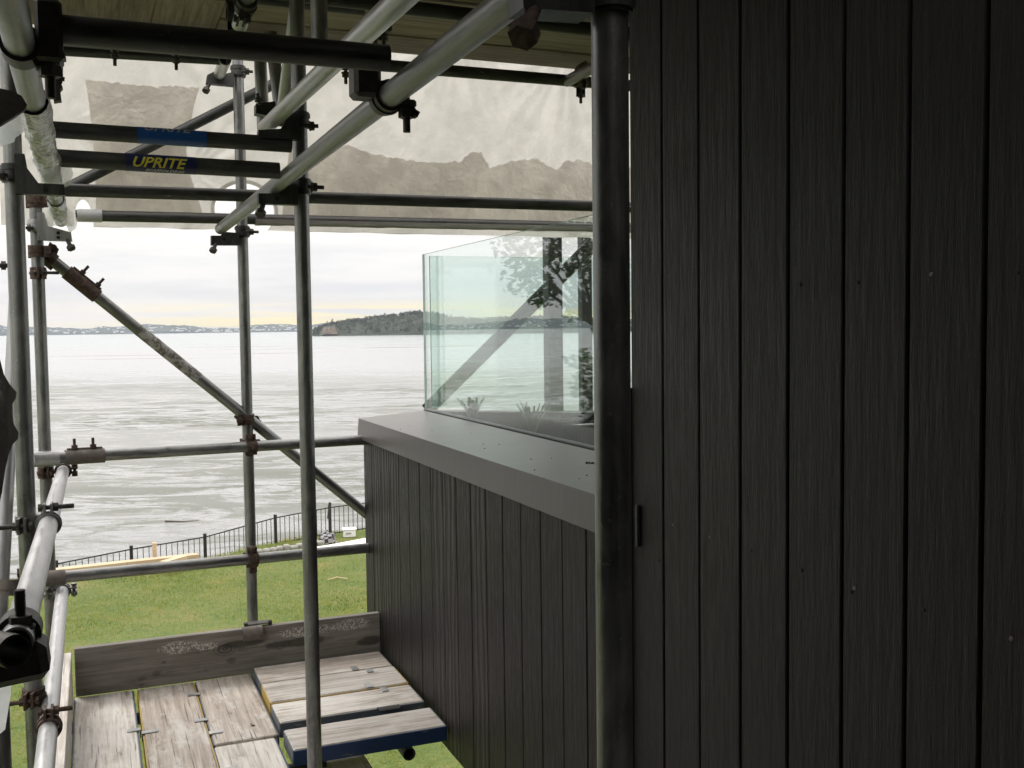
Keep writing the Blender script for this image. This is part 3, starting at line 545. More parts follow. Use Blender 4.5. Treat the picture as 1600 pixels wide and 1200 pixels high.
tag(mb.build('balcony_end_wall', 'charcoal_cladding'), 'low dark wall under the tinted end glass of the balcony', 'wall')
def post(name, label, cat, a, b, w, m='black_powder_coat'):
    a, b = Vector(a), Vector(b); mb = MB(); mb.box((0, 0, (b-a).length/2), (w, w, (b-a).length), None, .004); o = mb.build(name, m); o.location = a; o.rotation_euler = (b-a).to_track_quat('Z', 'Y').to_euler(); return tag(o, label, cat)
q0, q1 = dep(862, 345, 6.1), dep(866, 690, 6.1); q0.x = q1.x; q0.y = q1.y; q1.z = -6.1
post('steel_post', 'thicker dark post seen through the end glass, crossed by the sloping brace', 'post', q1, q0+Z*.4, .088)
q0, q1 = dep(913, 345, 6.5), dep(916, 690, 6.5); q0.x = q1.x; q0.y = q1.y; q1.z = -6.1
post('steel_post', 'thinner dark post behind the glass, next to the near scaffold pole', 'post', q1, q0+Z*.4, .068)
post('steel_brace', 'dark brace sloping behind the end glass between the two posts', 'brace', dep(668, 640, 6.45), dep(930, 378, 6.2), .078)
def spiky(label, base, h, n_):
    mb = MB()
    for i in range(n_):
        a = random.random()*2*PI; le = h*random.uniform(.5, 1); dr = Vector((math.cos(a), math.sin(a), 0))*random.uniform(.25, .8)
        p = [base-Z*.04+(dr*s+Z*(math.sin(s*1.9)*.9))*le for s in (0, .33, .66, 1)]; sd_ = Vector((-math.sin(a), math.cos(a), 0))*.005
        o = len(mb.v); mb.add([p[0]-sd_, p[0]+sd_, p[1]-sd_, p[1]+sd_, p[2]-sd_*.7, p[2]+sd_*.7, p[3]], [(0, 1, 3, 2), (2, 3, 5, 4), (4, 5, 6)])
    return mb
for label, px, py, d_, h in (('spiky green plant behind the glass near the thick dark post', 832, 672, 4.45, .20), ('small upright grassy plant behind the left end of the glass', 738, 650, 4.75, .15)):
    q = dep(px, py, d_); t_ = thing('potted_plant', label, 'plant', q); pt = MB(); pt.rod(q-Z*.20, q-Z*.05, .05, 14, .065); part(pt, 'pot', 'black_powder_coat', t_, 40); part(spiky(label, q, h, 46), 'foliage', 'leaf', t_)
# ------------------------------------------------------------------ scaffold tubes
PX = {'near': (.635, 1.213), 'mid': (.647, 3.389), 'far': (.646, 4.79), 'left': (-.183, 3.186), 'farleft': (-.188, 4.60)}
def pole(label, xy, z0, z1, m='galvanised_steel'): return tube('scaffold_pole', label, (*xy, z0), (*xy, z1), m, cat='scaffold pole', group='upright scaffold poles')
pole('thickest dark pole, right in front of the house wall edge', PX['near'], ground_h(*PX['near'])-.05, 2.4)
pole('dark pole in the middle, rising from the deck between sea and parapet', PX['mid'], ground_h(*PX['mid'])-.05, 1.6)
pole('far pole carrying the rusty couplers where the guard rails cross', PX['far'], ground_h(*PX['far'])-.05, 1.5)
pole('nearer left pole carrying the silver guard rail coupler', PX['left'], ground_h(*PX['left'])-.05, 1.5)
pole('farther left pole with the top of the long brace clamped to it', PX['farleft'], ground_h(*PX['farleft'])-.05, .50)
def ptube(name, label, a, b, m='galvanised_steel', **k): return tube(name, label, a, b, m, **k)
ptube('hanging_pole', 'wide upright tube above the near beam, ending at a small clip', dep(395+6, -30, 4.0), dep(412, 208, 4.0), cat='scaffold tube', group='upper tubes')
ptube('raking_tube', 'slim tube leaning beside the upright that ends at a small clip', dep(413, -30, 3.95), dep(441, 195, 3.95), group='upper tubes')
ptube('raking_tube', 'bright tube at the top leaning across the middle pole', dep(468, -25, 3.35), dep(444, 165, 3.6), 'bright_galvanised', group='upper tubes')
ptube('hanging_pole', 'short upright tube at the top, just right of the bright leaning tube', dep(497, -30, 2.95), dep(500, 88, 2.95), group='upper tubes')
# the ledgers along the wall
T1a, T1b = Vector((.570, 1.30, .464)), Vector((.545, 4.74, .447))
ptube('ledger_tube', 'long ledger tube running from upper right away to the far pole', T1a, T1b, 'galvanised_steel', group='ledgers')
T2a, T2b = Vector((.553, 1.35, .592)), Vector((.55, 3.47, .66))
ptube('ledger_tube', 'shiny second ledger tube slanting down to the middle pole', T2a, T2b, 'bright_galvanised', group='ledgers')
T3a, T3b = Vector((-.090, 1.30, .470)), Vector((-.0995, 4.72, .462))
ptube('ledger_tube', 'left ledger tube with crumpled clear film wrapped around it', T3a, T3b, group='ledgers')
T4a, T4b = Vector((-.12, 1.72, -.47)), Vector((-.124, 4.66, -.570))
ptube('guard_rail', 'upper left guard rail running bright towards the sea', T4a, T4b, 'bright_galvanised', cat='guard rail', group='guard rails')
T5a, T5b = Vector((-.135, 1.2, -1.05)), Vector((-.142, 4.62, -1.055))
ptube('guard_rail', 'lower left guard rail beside the left toe board', T5a, T5b, 'bright_galvanised', cat='guard rail', group='guard rails')
# across the end
YB = 1.90
ptube('transom_tube', 'thick near beam across the top of the view', (-.045, YB, .502), (.53, YB, .502), 'shaded_galvanised', group='transoms')
ptube('transom_tube', 'thin tube just under the near beam at the top left', onY(82, 76, 4.2), onY(352, 92, 4.2), 'shaded_galvanised', group='transoms')
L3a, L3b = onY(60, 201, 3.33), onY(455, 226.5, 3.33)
ptube('transom_tube', 'transom with the bright blue sticker, upper of the two stickered tubes', L3a, L3b, 'shaded_galvanised', group='transoms')
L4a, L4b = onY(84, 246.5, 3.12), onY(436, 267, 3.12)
ptube('transom_tube', 'transom with the navy and yellow name sticker', L4a, L4b, 'shaded_galvanised', group='transoms')
ptube('transom_tube', 'dark ledger across the whole bay, just under the stickered transoms', onY(70, 296, 4.2), Vector((2.7, 4.25, .545)), 'shaded_galvanised', group='transoms')
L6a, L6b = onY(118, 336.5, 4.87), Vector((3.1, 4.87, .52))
ptube('transom_tube', 'lowest dark tube along the bottom edge of the white wrap', L6a, L6b, 'shaded_galvanised', group='transoms')
ptube('transom_tube', 'dark tube under the upper deck at top right', Vector((-.32, 4.12, 1.055)), Vector((2.9, 4.1, 1.06)), 'shaded_galvanised', group='transoms')
R1a, R1b = onY(58, 717.5, 4.545), onY(640, 683, 4.86)
ptube('guard_rail', 'upper end guard rail with the bolted sleeve near its left end', R1a, R1b, cat='guard rail', group='guard rails')
R2a, R2b = onY(52, 906, 4.50), onY(650, 849, 4.86)
ptube('guard_rail', 'lower end guard rail above the toe board', R2a, R2b, cat='guard rail', group='guard rails')
D1a, D1b = onY(66, 394, 4.66), onY(640, 857, 4.92)
ptube('brace_tube', 'long diagonal brace falling from the left pole to the parapet, with white paint on it', D1a, D1b, cat='brace', group='braces')
d = (D1b-D1a); L_ = d.length; d.normalize()
wp = MB(); wp.ring(D1a+d*(L_*.30), d, R0+.0004, L_*.155, .0008, 24); m = M['flaky_white'] = mat('flaky_white', rough=.7); t = NT(m); a = t.noise(t.coord((1, 1, 1)), 30, 6, .75)
t.set('Base Color', t.mix(t.step(a, .46, .52), (.42, .41, .395), (.15, .135, .12)))
o = bpy.data.objects[[q.name for q in C.objects if q.name.startswith('brace_tube')][-1]]
p_ = wp.build('white_paint', 'flaky_white', o, 40); p_.matrix_parent_inverse = (Matrix.Translation(o.location) @ o.rotation_euler.to_matrix().to_4x4()).inverted()
ptube('brace_tube', 'diagonal brace rising behind the stickered transoms against the white wrap', onY(70, 312, 4.87), onY(446, 122, 4.87), 'shaded_galvanised', cat='brace', group='braces')
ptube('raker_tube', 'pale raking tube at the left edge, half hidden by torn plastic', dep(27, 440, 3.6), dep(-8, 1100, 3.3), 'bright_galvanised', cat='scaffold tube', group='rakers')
ptube('raker_tube', 'dark tube at the bottom left corner of the view', dep(-3, 1010, 3.0), dep(6, 1260, 2.9), 'shaded_galvanised', cat='scaffold tube', group='rakers')
v = dep(24, 1018, 1.47); w = v + (v.normalized()*.8 + Vector((-.35, .1, .10)))*.32
ptube('tube_end', 'open tube end facing the camera at the lower left', v, w, 'black_steel', cat='scaffold tube')
v = onY(905, 130, 3.98); ptube('stub_tube', 'short tube end clamped over the dark tube at top right', v+Vector((0, .12, .035)), v+Vector((.02, -2.4, .035)), group='upper tubes')
v = dep(386, 8, 3.7); ptube('stub_tube', 'pale short tube end poking out above the near beam', dep(390, -18, 3.1), dep(374, 40, 3.25), 'bright_galvanised', group='upper tubes')
ptube('stub_tube', 'pale tube end held in the upper bracket of the far pole', onY(352, 92, 4.15), onY(343, 116, 4.75), 'bright_galvanised', group='upper tubes')
# sleeves
def on_tube(root, mb, name, m, smooth=40):
    p_ = mb.build(name, m, root, smooth); p_.matrix_parent_inverse = (Matrix.Translation(root.location) @ root.rotation_euler.to_matrix().to_4x4()).inverted(); return p_
def sleeve(label, a, b, f0, f1, m, bolts, up_, bm='rust'):
    d = (b-a); L = d.length; d.normalize(); c = a+d*(L*(f0+f1)/2); t_ = thing('joint_sleeve', label, 'tube coupler', c)
    mb = MB(); mb.ring(c, d, R0+.0008, L*(f1-f0), .0055, 28); sd_ = d.cross(up_).normalized(); part(mb, 'sleeve', m, t_, 40)
    fl = MB(); fl.box(c+up_*(R0+.008), (L*(f1-f0)*.9, .014, .010), Matrix((d, d.cross(up_).normalized()*-1, up_)).transposed()); part(fl, 'flange', m, t_)
    for f in bolts:
        q = a+d*(L*f)+up_*(R0+.006); bb = MB(); bb.rod(q, q+up_*.045, .006, 10); bo = part(bb, 'bolt', bm, t_, 40); nb = MB(); nb.hex(q+up_*.012, up_, .0125, .012); part(nb, 'nut', bm, bo); nb = MB(); nb.rod(q+up_*.002, q+up_*.006, .015, 12); part(nb, 'washer', bm, bo)
    return t_
def frac(a, b, px):                                                  # fraction along a tube at which it passes picture column px
    lo, hi = 0.0, 1.0
    f = lambda s: 800+FPX*(a.lerp(b, s).dot(rt)/a.lerp(b, s).dot(fw))
    inc = f(1) > f(0)
    for _ in range(40):
        md = (lo+hi)/2
        if (f(md) < px) == inc: lo = md
        else: hi = md
    return lo
sleeve('dark bolted sleeve joining the upper end guard rail', R1a, R1b, frac(R1a, R1b, 102), frac(R1a, R1b, 163), 'brown_steel', [frac(R1a, R1b, 117), frac(R1a, R1b, 146)], Z)
d = (D1b-D1a).normalized(); un = Vector((d.z*-1, 0, d.x)); un = (un-d*un.dot(d)).normalized()
sleeve('rusty bolted sleeve joining the long diagonal brace', D1a, D1b, frac(D1a, D1b, 104), frac(D1a, D1b, 152), 'rust', [frac(D1a, D1b, 119), frac(D1a, D1b, 143)], un)
d1 = (R1b-R1a).normalized()
t_ = thing('half_coupler', 'silver half coupler closing over the upper end rail at the left pole', 'scaffold coupler', R1a)
mb = MB(); mb.ring(R1a.lerp(R1b, frac(R1a, R1b, 72)), d1, R0+.001, .095, .006, 24, -2.2, 1.4, -Y); part(mb, 'band', 'bright_galvanised', t_, 40)
t_ = thing('half_coupler', 'brown half coupler closing over the lower end rail at the left pole', 'scaffold coupler', R2a)
d2 = (R2b-R2a).normalized(); mb = MB(); mb.ring(R2a.lerp(R2b, frac(R2a, R2b, 84)), d2, R0+.001, .08, .006, 24, -2.4, 1.8, -Y); part(mb, 'band', 'brown_steel', t_, 40)
# ------------------------------------------------------------------ couplers
def at_pole(k, px, py): q = onY(px, py, PX[k][1]); return Vector((*PX[k], q.z))
def along(a, b, px): return a.lerp(b, frac(a, b, px))
FA, ML, LP, FL = (PX[k] for k in ('far', 'mid', 'left', 'farleft'))
q = at_pole('far', 384, 656); b = along(D1a, D1b, 384)
clamp('rusty swivel coupler holding the long brace to the far pole', [(q, Z, -X-Y*.6, Z*.3-Y, .03), (q+Y*.052, d, X, -Y, .04)], 'rust', bm='rust')
q = at_pole('far', 390, 694); t_ = clamp('rusty coupler where the upper end rail crosses the far pole', [(q, Z, X-Y*.5, -Y, .02), (along(R1a, R1b, 392), d1, Z, -Y, .03)], 'rust', link=False)
mb = MB(); mb.box(q+Vector((.0, -R0-.014, .0)), (.034, .016, .10), None, .006); c = q+Vector((0, -R0-.026, .03)); mb.hex(c, Y, .014, .012); mb.rod(c, c-Y*.016, .007, 8); part(mb, 'flap', 'rust', t_)
q = at_pole('far', 393, 872); t_ = clamp('rusty coupler where the lower end rail crosses the far pole', [(q, Z, X-Y*.5, -Y, .02), (along(R2a, R2b, 394), d2, Z, -Y, .03)], 'rust', link=False)
mb = MB(); mb.box(q+Vector((.002, -R0-.014, -.01)), (.036, .016, .105), None, .006); c = q+Vector((.002, -R0-.026, .035)); mb.hex(c, Y, .015, .012); mb.rod(c, c-Y*.016, .007, 8); part(mb, 'flap', 'rust', t_)
clamp('rusty ring at the top of the farther left pole', [(at_pole('farleft', 55, 315), Z, X-Y*.3, -Y, .02)], 'rust', link=False)
clamp('rusty coupler holding the head of the long brace', [(at_pole('farleft', 60, 393), Z, X*.9-Y*.4, -Y, .018), (D1a+(D1b-D1a).normalized()*.035, (D1b-D1a), Z+X*.4, -Y, .02)], 'rust', link=False)
clamp('rusty coupler below the head of the long brace', [(at_pole('farleft', 61, 427), Z, -Y+X*.2, X, .07)], 'rust', bm='black_steel')
q = at_pole('left', 28, 414)+Y*.034; t_ = thing('bolt_end', 'small black bolt end poking out left of the nearer left pole', 'bolt', q); mb = MB(); mb.rod(q, q-X*.062, .0065, 10); part(mb, 'bolt', 'black_steel', t_, 40); mb = MB(); mb.hex(q-X*.036, X, .0125, .012); part(mb, 'nut', 'black_steel', t_)
q = along(T4a, T4b, 76); lq = at_pole('left', 38, 818)
t4d = (T4b-T4a).normalized()
clamp('silver and brown coupler tying the upper left guard rail to the nearer left pole', [(q, t4d, Z, X, .065), (lq, Z, -Y*.9-X*.2, -X, .06)], 'galvanised_steel', bm='black_steel', link=False)
q = Vector((-.137, 2.98, -1.052)); lq = at_pole('left', 46, 1088)
clamp('rusty coupler tying the lower left guard rail to the nearer left pole', [(q, Y, Z, X, .06), (lq, Z, -Y*.9-X*.2, -X, .06)], 'rust', link=False)
clamp('rusty coupler under the sleeve end of the upper end rail', [(at_pole('farleft', 70, 738), Z, -Y, -X, .03), (Vector((-.124, 4.63, -.57)), Y, X, Z, .03)], 'rust', link=False)
clamp('grey coupler where the lower end rail meets the farther left pole', [(at_pole('farleft', 76, 925), Z, -Y, X, .03), (Vector((-.142, 4.58, -1.055)), Y, X, -Z, .03)], 'galvanised_steel', link=False)
clamp('small rusty clamp on the farther left pole just above the toe board', [(at_pole('farleft', 80, 1040), Z, -Y-X*.5, -X, .03)], 'rust')
q = dep(12, 918, 3.05); clamp('brown cup shaped coupler at the left edge beside the raking tube', [(q, Vector((.1, .2, 1)), X, -X, .07), (q+Vector((.05, .02, -.01)), Y, Z, X, .05)], 'brown_steel', bm='rust')
# near black clamps
def near_clamp(label, parts_, m='black_steel'):
    c0 = parts_[0][1]; t_ = thing('scaffold_coupler', label, 'scaffold coupler', c0)
    for nm, _, mb in parts_: part(mb, nm, m, t_, 35)
    return t_
q = along(T1a, T1b, 605); r_ = MB(); r_.ring(q, Y, R0+.001, .055, .006, 28); r_.ring(q, Y, R0+.006, .012, .004, 28)
bl = MB(); bl.box((q.x-.045, q.y, q.z+.035), (.055, .058, .082), None, .008); bt = MB(); e = q+Vector((.038, -.005, -.012)); bt.box(e, (.034, .036, .016), None, .004); bt.rod(e+Z*.02, e-Z*.055, .0075, 12); bt.hex(e-Z*.018, Z, .0165, .017); bt.rod(e-Z*.010, e-Z*.007, .019, 14); bt.box(e+Vector((.008, 0, -.012)), (.034, .02, .012), Matrix.Rotation(.5, 3, 'Y'))
near_clamp('big black coupler hanging the near beam from the long ledger tube', [('band', q, r_), ('block', q, bl), ('bolt', q, bt)])
q = Vector((-.0905, YB, .470)); r_ = MB(); r_.ring(q, Y, R0+.001, .06, .007, 28); bl = MB(); bl.box((q.x+.043, q.y-.004, q.z+.022), (.042, .062, .10), None, .006)
bt = MB(); e = q+Vector((.042, -.01, -.034)); bt.rod(e+Z*.02, e-Z*.05, .0085, 12); bt.hex(e-Z*.006, Z, .018, .018); bt.box(e+Vector((.0, 0, .012)), (.05, .03, .014), Matrix.Rotation(-.4, 3, 'Y'))
near_clamp('black coupler joining the near beam to the left ledger tube', [('band', q, r_), ('block', q, bl), ('bolt', q, bt)])
q = along(T4a, T4b, 46); q = Vector((T4a.x, 1.80, -.474)); r_ = MB(); r_.ring(q, t4d, R0+.001, .06, .008, 28)
bl = MB(); bl.box(q+Vector((-.005, -.03, -.036)), (.095, .085, .06), Matrix.Rotation(-.1, 3, 'Y'), .012); bt = MB(); e = q+Vector((.005, -.045, .022)); bt.rod(e-Z*.03, e+Z*.055, .0075, 12); bt.hex(e+Z*.006, Z, .0175, .018); bt.rod(e-Z*.006, e-Z*.002, .021, 14)
for k in range(9): bt.ring(e+Z*(.053-.0035*k), Z, .007, .0014, .0016, 12)
near_clamp('black coupler gripping the near end of the upper left guard rail', [('band', q, r_), ('block', q, bl), ('bolt', q, bt)])
# bolt ends and small hangers
def hanger(label, px, py, y, hh=.05, n_=1, gap=.03, m='black_steel', w=.03):
    q = onY(px, py, y); t_ = thing('bolt_hanger', label, 'bolt', q)
    for i in range(n_):
        e = q+X*(gap*(i-(n_-1)/2)); b = MB(); b.rod(e+Z*.02, e-Z*hh, .0065, 10); bo = part(b, 'bolt', m, t_, 40); nb = MB(); nb.hex(e-Z*(hh*.30), Z, .0135, .013); part(nb, 'nut', m, bo); nb = MB(); nb.rod(e-Z*(hh*.13), e-Z*(hh*.05), .0165, 12); part(nb, 'washer', m, bo)
    b = MB(); b.box(q+Z*.018, (w+gap*(n_-1), .03, .022), None, .004); part(b, 'plate', m, t_)
hanger('single bolt hanging under the right half of the near beam', 540, 112, 3.9, .045, 1, m='rust')
hanger('bolt under the thin tube at top left, left one of two', 179, 83, 4.1, .045); hanger('bolt under the thin tube at top left, right one of two', 275, 90, 4.1, .045)
hanger('pair of bolts hanging from the upper deck beside the shiny ledger', 593, 52, 3.3, .055, 2, .028, w=.05)
q = onY(908, 128, 4.0); t_ = clamp('small coupler holding the stub tube over the dark tube at top right', [(onY(908, 126, 4.0)+Vector((0, -.02, .035)), Y, -Z, -Z, .03), (Vector((onY(908, 126, 4.1).x, 4.105, 1.06)), X, -Z, -Z, .05)], 'brown_steel', bm='black_steel', link=False)
clamp('coupler at the top behind the near beam holding a pale tube end', [(dep(384, 8, 3.15), dep(374, 40, 3.25)-dep(390, -18, 3.1), -Z-X*.3, X, .02), (dep(366, 20, 3.3), X, -Z, -Z, .03)], 'black_steel', link=False)
# ------------------------------------------------------------------ ledger brackets on the poles
def extr(pts, y, th, m_, name, root):
    f_ = [onY(px, py, y) for px, py in pts]; k = len(f_); vs = f_+[q+Y*th for q in f_]
    mb = MB(); mb.add(vs, [tuple(range(k)), tuple(range(2*k-1, k-1, -1))]+[(i, i+k, (i+1) % k+k, (i+1) % k) for i in range(k)]); return part(mb, name, m_, root)
def bracket(label, key, poly, y, m_, clampz, bolt, screw, th=.034, lugs=(), bm='black_steel', hole=None):
    c = at_pole(key, *clampz) if key else onY(*clampz, y); t_ = thing('ledger_bracket', label, 'scaffold bracket', c)
    extr(poly, y, th, m_, 'plate', t_)
    if key:
        mb = MB(); mb.ring(c, Z, R0+.0006, .05, .006, 24); mb.ring(c+Z*.014, Z, R0+.006, .012, .004, 24); mb.ring(c-Z*.014, Z, R0+.006, .012, .004, 24); part(mb, 'clamp_band', m_, t_, 40)
    if bolt:
        a, b = onY(*bolt[0], y), onY(*bolt[1], y); d_ = (b-a).normalized(); mb = MB(); mb.rod(a-d_*.01, b, .0065, 10); mb.hex(a.lerp(b, .35), d_, .014, .014); mb.rod(a.lerp(b, .12), a.lerp(b, .2), .016, 12); part(mb, 'bolt', bm, t_, 40)
    if screw:
        a, b = onY(*screw[0], y+.01), onY(*screw[1], y-.01); d_ = (b-a).normalized(); mb = MB(); mb.rod(a, b, .0085*screw[2], 10); mb.hex(b, d_, .0165*screw[2], .016*screw[2]); part(mb, 'set_screw', bm, t_, 40)
    for (hx, hy) in (hole or ()):
        q = onY(hx, hy, y); mb = MB(); mb.rod(q-Y*.0015, q+Y*.004, .007, 12); part(mb, 'pin_hole', 'gap_black', t_)
    return t_
bracket('bright bracket with a set screw below the film wrapped tube on the farther left pole', 'farleft', [(57, 332), (69, 332), (75, 353), (111, 363), (113, 377), (58, 375)], 4.56, 'bright_galvanised', (58, 353), ((48, 356), (40, 356)), ((104, 372), (111, 387), 1), hole=((91, 364), (91, 371)))
bracket('dull plate bracket bolted to the nearer left pole under the film wrap', 'left', [(22, 240), (38, 240), (42, 262), (60, 286), (100, 288), (102, 305), (24, 302)], 3.13, 'shaded_galvanised', (16, 271), ((6, 274), (0, 274)), None, hole=((71, 296),))
bracket('bracket with a hanging set screw at the far end of the long ledger', 'far', [(330, 368), (345, 368), (350, 362), (374, 364), (374, 383), (330, 383)], 4.74, 'shaded_galvanised', (380, 362), ((388, 362), (404, 362.5)), ((338, 379), (333, 391), 1), hole=((350, 374),))
bracket('upper bracket on the far pole below the near beam', 'far', [(324, 117), (334, 112), (348, 116), (366, 112), (366, 134), (322, 130)], 4.74, 'shaded_galvanised', (371, 112), ((382, 111.5), (395, 112)), ((327, 131), (322, 141), 1), hole=((341, 123),))
bracket('lower bracket on the middle pole where the long ledger passes', 'mid', [(404, 302), (430, 302), (446, 286), (466, 288), (466, 320), (404, 318)], 3.33, 'shaded_galvanised', (473, 292), ((484, 292), (506, 293)), ((411, 319), (407, 333), 1), hole=((433, 310),))
bracket('upper bracket on the middle pole holding the shiny ledger', 'mid', [(404, 203), (440, 201), (452, 176), (471, 176), (471, 218), (403, 215)], 3.30, 'shaded_galvanised', (468, 188), ((482, 197), (497, 197)), None)
bracket('small clip with a bolt at the foot of the short upright tube', None, [(400, 162), (430, 158), (432, 172), (416, 180), (400, 177)], 3.86, 'shaded_galvanised', (415, 168), ((405, 160), (402, 146)), None, .05, bm='black_steel')
bracket('near bracket at the top right corner of the bay with a rusty set screw', 'near', [(800, -40), (816, -40), (818, 12), (930, 20), (930, -40)], 1.185, 'shaded_galvanised', (956, -6), None, ((834, 14), (819, 52), 1.15), .05, bm='rust', hole=None)
bracket('dark bracket stack at the upper left behind the near beam', None, [(76, 66), (98, 66), (98, 118), (92, 122), (98, 136), (94, 140), (96, 156), (84, 158), (82, 140), (76, 120)], 3.3, 'black_steel', (86, 110), ((90, 122), (101, 124)), None, .04)
# ------------------------------------------------------------------ stickers
def sticker(root_label, a, b, px0, px1, m_, ang, span, texts):
    root = [q for q in C.objects if q.get('label') == root_label][0]
    d_ = (b-a).normalized(); s0, s1 = frac(a, b, px0)*(b-a).length, frac(a, b, px1)*(b-a).length
    mid_ = a+d_*(s0+s1)/2; v = (-mid_); v = (v-d_*v.dot(d_)).normalized(); w_ = d_.cross(v).normalized()       # v towards the viewer, w up the tube's face
    if w_.z < 0: w_ = -w_
    def P(s, th, r): q_ = ang+th; return a+d_*s+(v*math.cos(q_)+w_*math.sin(q_))*r
    mb = MB(); k = 14; vs = []; 
    for i in range(k+1):
        th = -span/2+span*i/k; vs += [P(s0, th, R0+.0007), P(s1, th, R0+.0007)]
    mb.add(vs, [(2*i, 2*i+1, 2*i+3, 2*i+2) for i in range(k)]); on_tube(root, mb, 'sticker', m_)
    for (txt, ts0, tv, size, m2, sxx, shear) in texts:
        cu = bpy.data.curves.new('t', 'FONT'); cu.body = txt; cu.size = 1; cu.shear = shear; cu.resolution_u = 2; cu.offset = .022
        ob = bpy.data.objects.new('t', cu); C.objects.link(ob); bpy.context.view_layer.update(); me_ = bpy.data.meshes.new_from_object(ob.evaluated_get(bpy.context.evaluated_depsgraph_get()))
        
        import bmesh
        bmm = bmesh.new(); bmm.from_mesh(me_)
        for kk in range(-6, 16): bmesh.ops.bisect_plane(bmm, geom=bmm.verts[:]+bmm.edges[:]+bmm.faces[:], plane_co=(0, kk*.075, 0), plane_no=(0, 1, 0))
        bmesh.ops.triangulate(bmm, faces=bmm.faces[:]); bmm.to_mesh(me_); bmm.free()
        w0 = max(q.co.x for q in me_.vertices); mb = MB(); vs = [P(s0+(ts0+q.co.x/w0*sxx)*(s1-s0), (tv+q.co.y*size)/R0, R0+.0013) for q in me_.vertices]; mb.add(vs, [tuple(f.vertices) for f in me_.polygons])
        bpy.data.objects.remove(ob); bpy.data.meshes.remove(me_); on_tube(root, mb, 'lettering', m2)
sticker('transom with the navy and yellow name sticker', L4a, L4b, 196, 306, 'sticker_navy', 0.0, 2.9, [('UPRITE', .07, -.010, .040, 'print_yellow', .80, .35), ('SCAFFOLDING', .27, -.0245, .0125, 'print_white', .56, .3)])
sticker('transom with the bright blue sticker, upper of the two stickered tubes', L3a, L3b, 214, 322, 'sticker_blue', 0.0, 2.9, [('UPRITE', .08, .0165, .040, 'print_grey', .72, .35)])
# ------------------------------------------------------------------ the white wrap
YS = 4.945
def wr(x, z):
    q = .016*noise.noise(Vector((x*1.7, z*1.4, .3)))+.011*noise.noise(Vector((x*6, z*1.6, 1.7)))
    for (cx, cz, n_, am, ph) in ((.25, 1.4, 13, .018, .4), (1.75, 1.48, 17, .017, 0), (-.1, .9, 10, .016, 1.0), (2.35, 1.42, 15, .016, .6), (.45, .72, 11, .012, .2), (1.15, 1.5, 15, .017, 2)):
        dx, dz = x-cx, z-cz; r = math.hypot(dx, dz)+1e-5; th = math.atan2(dz, dx); q += am*1.9*math.exp(-r*2.0)*min(1, r*7)*noise.noise(Vector((math.cos(th)*n_*.42+cx*7, math.sin(th)*n_*.42+ph, r*1.2)))
    return q
mb = MB(); x0, x1, z0, z1 = -.34, 3.2, .455, 2.1; nx, nz = 330, 150
hA, hB = onY(382, 330, YS), onY(382, 286, YS); hC = onY(334, 330, YS); h2 = onY(131, 352, YS); h2r = onY(146, 350, YS).x-h2.x; h2z = onY(131, 311, YS).z-h2.z
def bottom(x):
    return .463+.006*noise.noise(Vector((x*6, 2, 0)))
def warp(x, z):
    return Vector((x, YS+wr(x, z), max(z, bottom(x))))
def inhole(x, z): return ((x-hA.x)/(hA.x-hC.x))**2+((z-hA.z)/(hB.z-hA.z))**2 < .97 or ((x-h2.x)/h2r)**2+((z-h2.z)/h2z)**2 < .93
def snap(q):
    for (cx, cz, rx, rz) in ((hA.x, hA.z, hA.x-hC.x, hB.z-hA.z), (h2.x, h2.z, h2r, h2z)):
        u_ = Vector(((q.x-cx)/rx, (q.z-cz)/rz)); r = u_.length
        if .82 < r < 1.0: u_ /= r; return Vector((cx+u_.x*rx, q.y, cz+u_.y*rz))
    return q
gv = [warp(x0+(x1-x0)*i/nx, z0+(z1-z0)*(j/nz)**1.15) for j in range(nz+1) for i in range(nx+1)]; gv = [snap(q) for q in gv]
fs = []
for j in range(nz):
    for i in range(nx):
        a = j*(nx+1)+i; cx = sum(gv[k].x for k in (a, a+1, a+nx+1, a+nx+2))/4; cz = sum(gv[k].z for k in (a, a+1, a+nx+1, a+nx+2))/4
        if not inhole(cx, cz): fs.append((a, a+1, a+nx+2, a+nx+1))
mb.add(gv, fs)
wrap = thing('shrink_wrap_sheet', 'large white shrink wrap sheet hung behind the scaffold above the sea', 'plastic sheet', (1.3, YS, .46))
part(mb, 'sheet', 'shrink_wrap', wrap, 180)
def rim(cx, cz, rx, rz, a0, a1):
    mb = MB(); k = 40; pts = [Vector((cx+rx*math.cos(a0+(a1-a0)*i/k), 0, cz+rz*math.sin(a0+(a1-a0)*i/k))) for i in range(k+1)]; vs = []
    for i, q in enumerate(pts):
        e = Vector(((q.x-cx)/rx**2, 0, (q.z-cz)/rz**2)).normalized()*.014; y_ = YS+wr(q.x, q.z); vs += [Vector((q.x, y_-.004, q.z))-e*.25, Vector((q.x, y_-.006, q.z))+e]
    mb.add(vs, [(2*i, 2*i+1, 2*i+3, 2*i+2) for i in range(k)]); return mb
part(rim(hA.x, hA.z, hA.x-hC.x, hB.z-hA.z, -.1, PI+.1), 'hole_rim', 'shrink_wrap', wrap, 60)
dL = (L6b-L6a).normalized()
hm = MB(); s0 = frac(L6a, L6b, 398); aa, bb = L6a.lerp(L6b, s0), L6b; k = 120; vs = []
for i in range(k+1):
    q = aa.lerp(bb, i/k)
    for j in range(13):
        th = -PI*.98+j/12*PI*1.15; r = R0+.004+.003*noise.noise(Vector((q.x*12, th*1.3, 2))); vs.append(q+Vector((0, math.cos(th-PI/2)*r, math.sin(th-PI/2)*r))) if False else vs.append(q+Vector((0, -math.sin(th+PI)*r if False else math.cos(th+PI)*r*-1, math.sin(th)*r)))
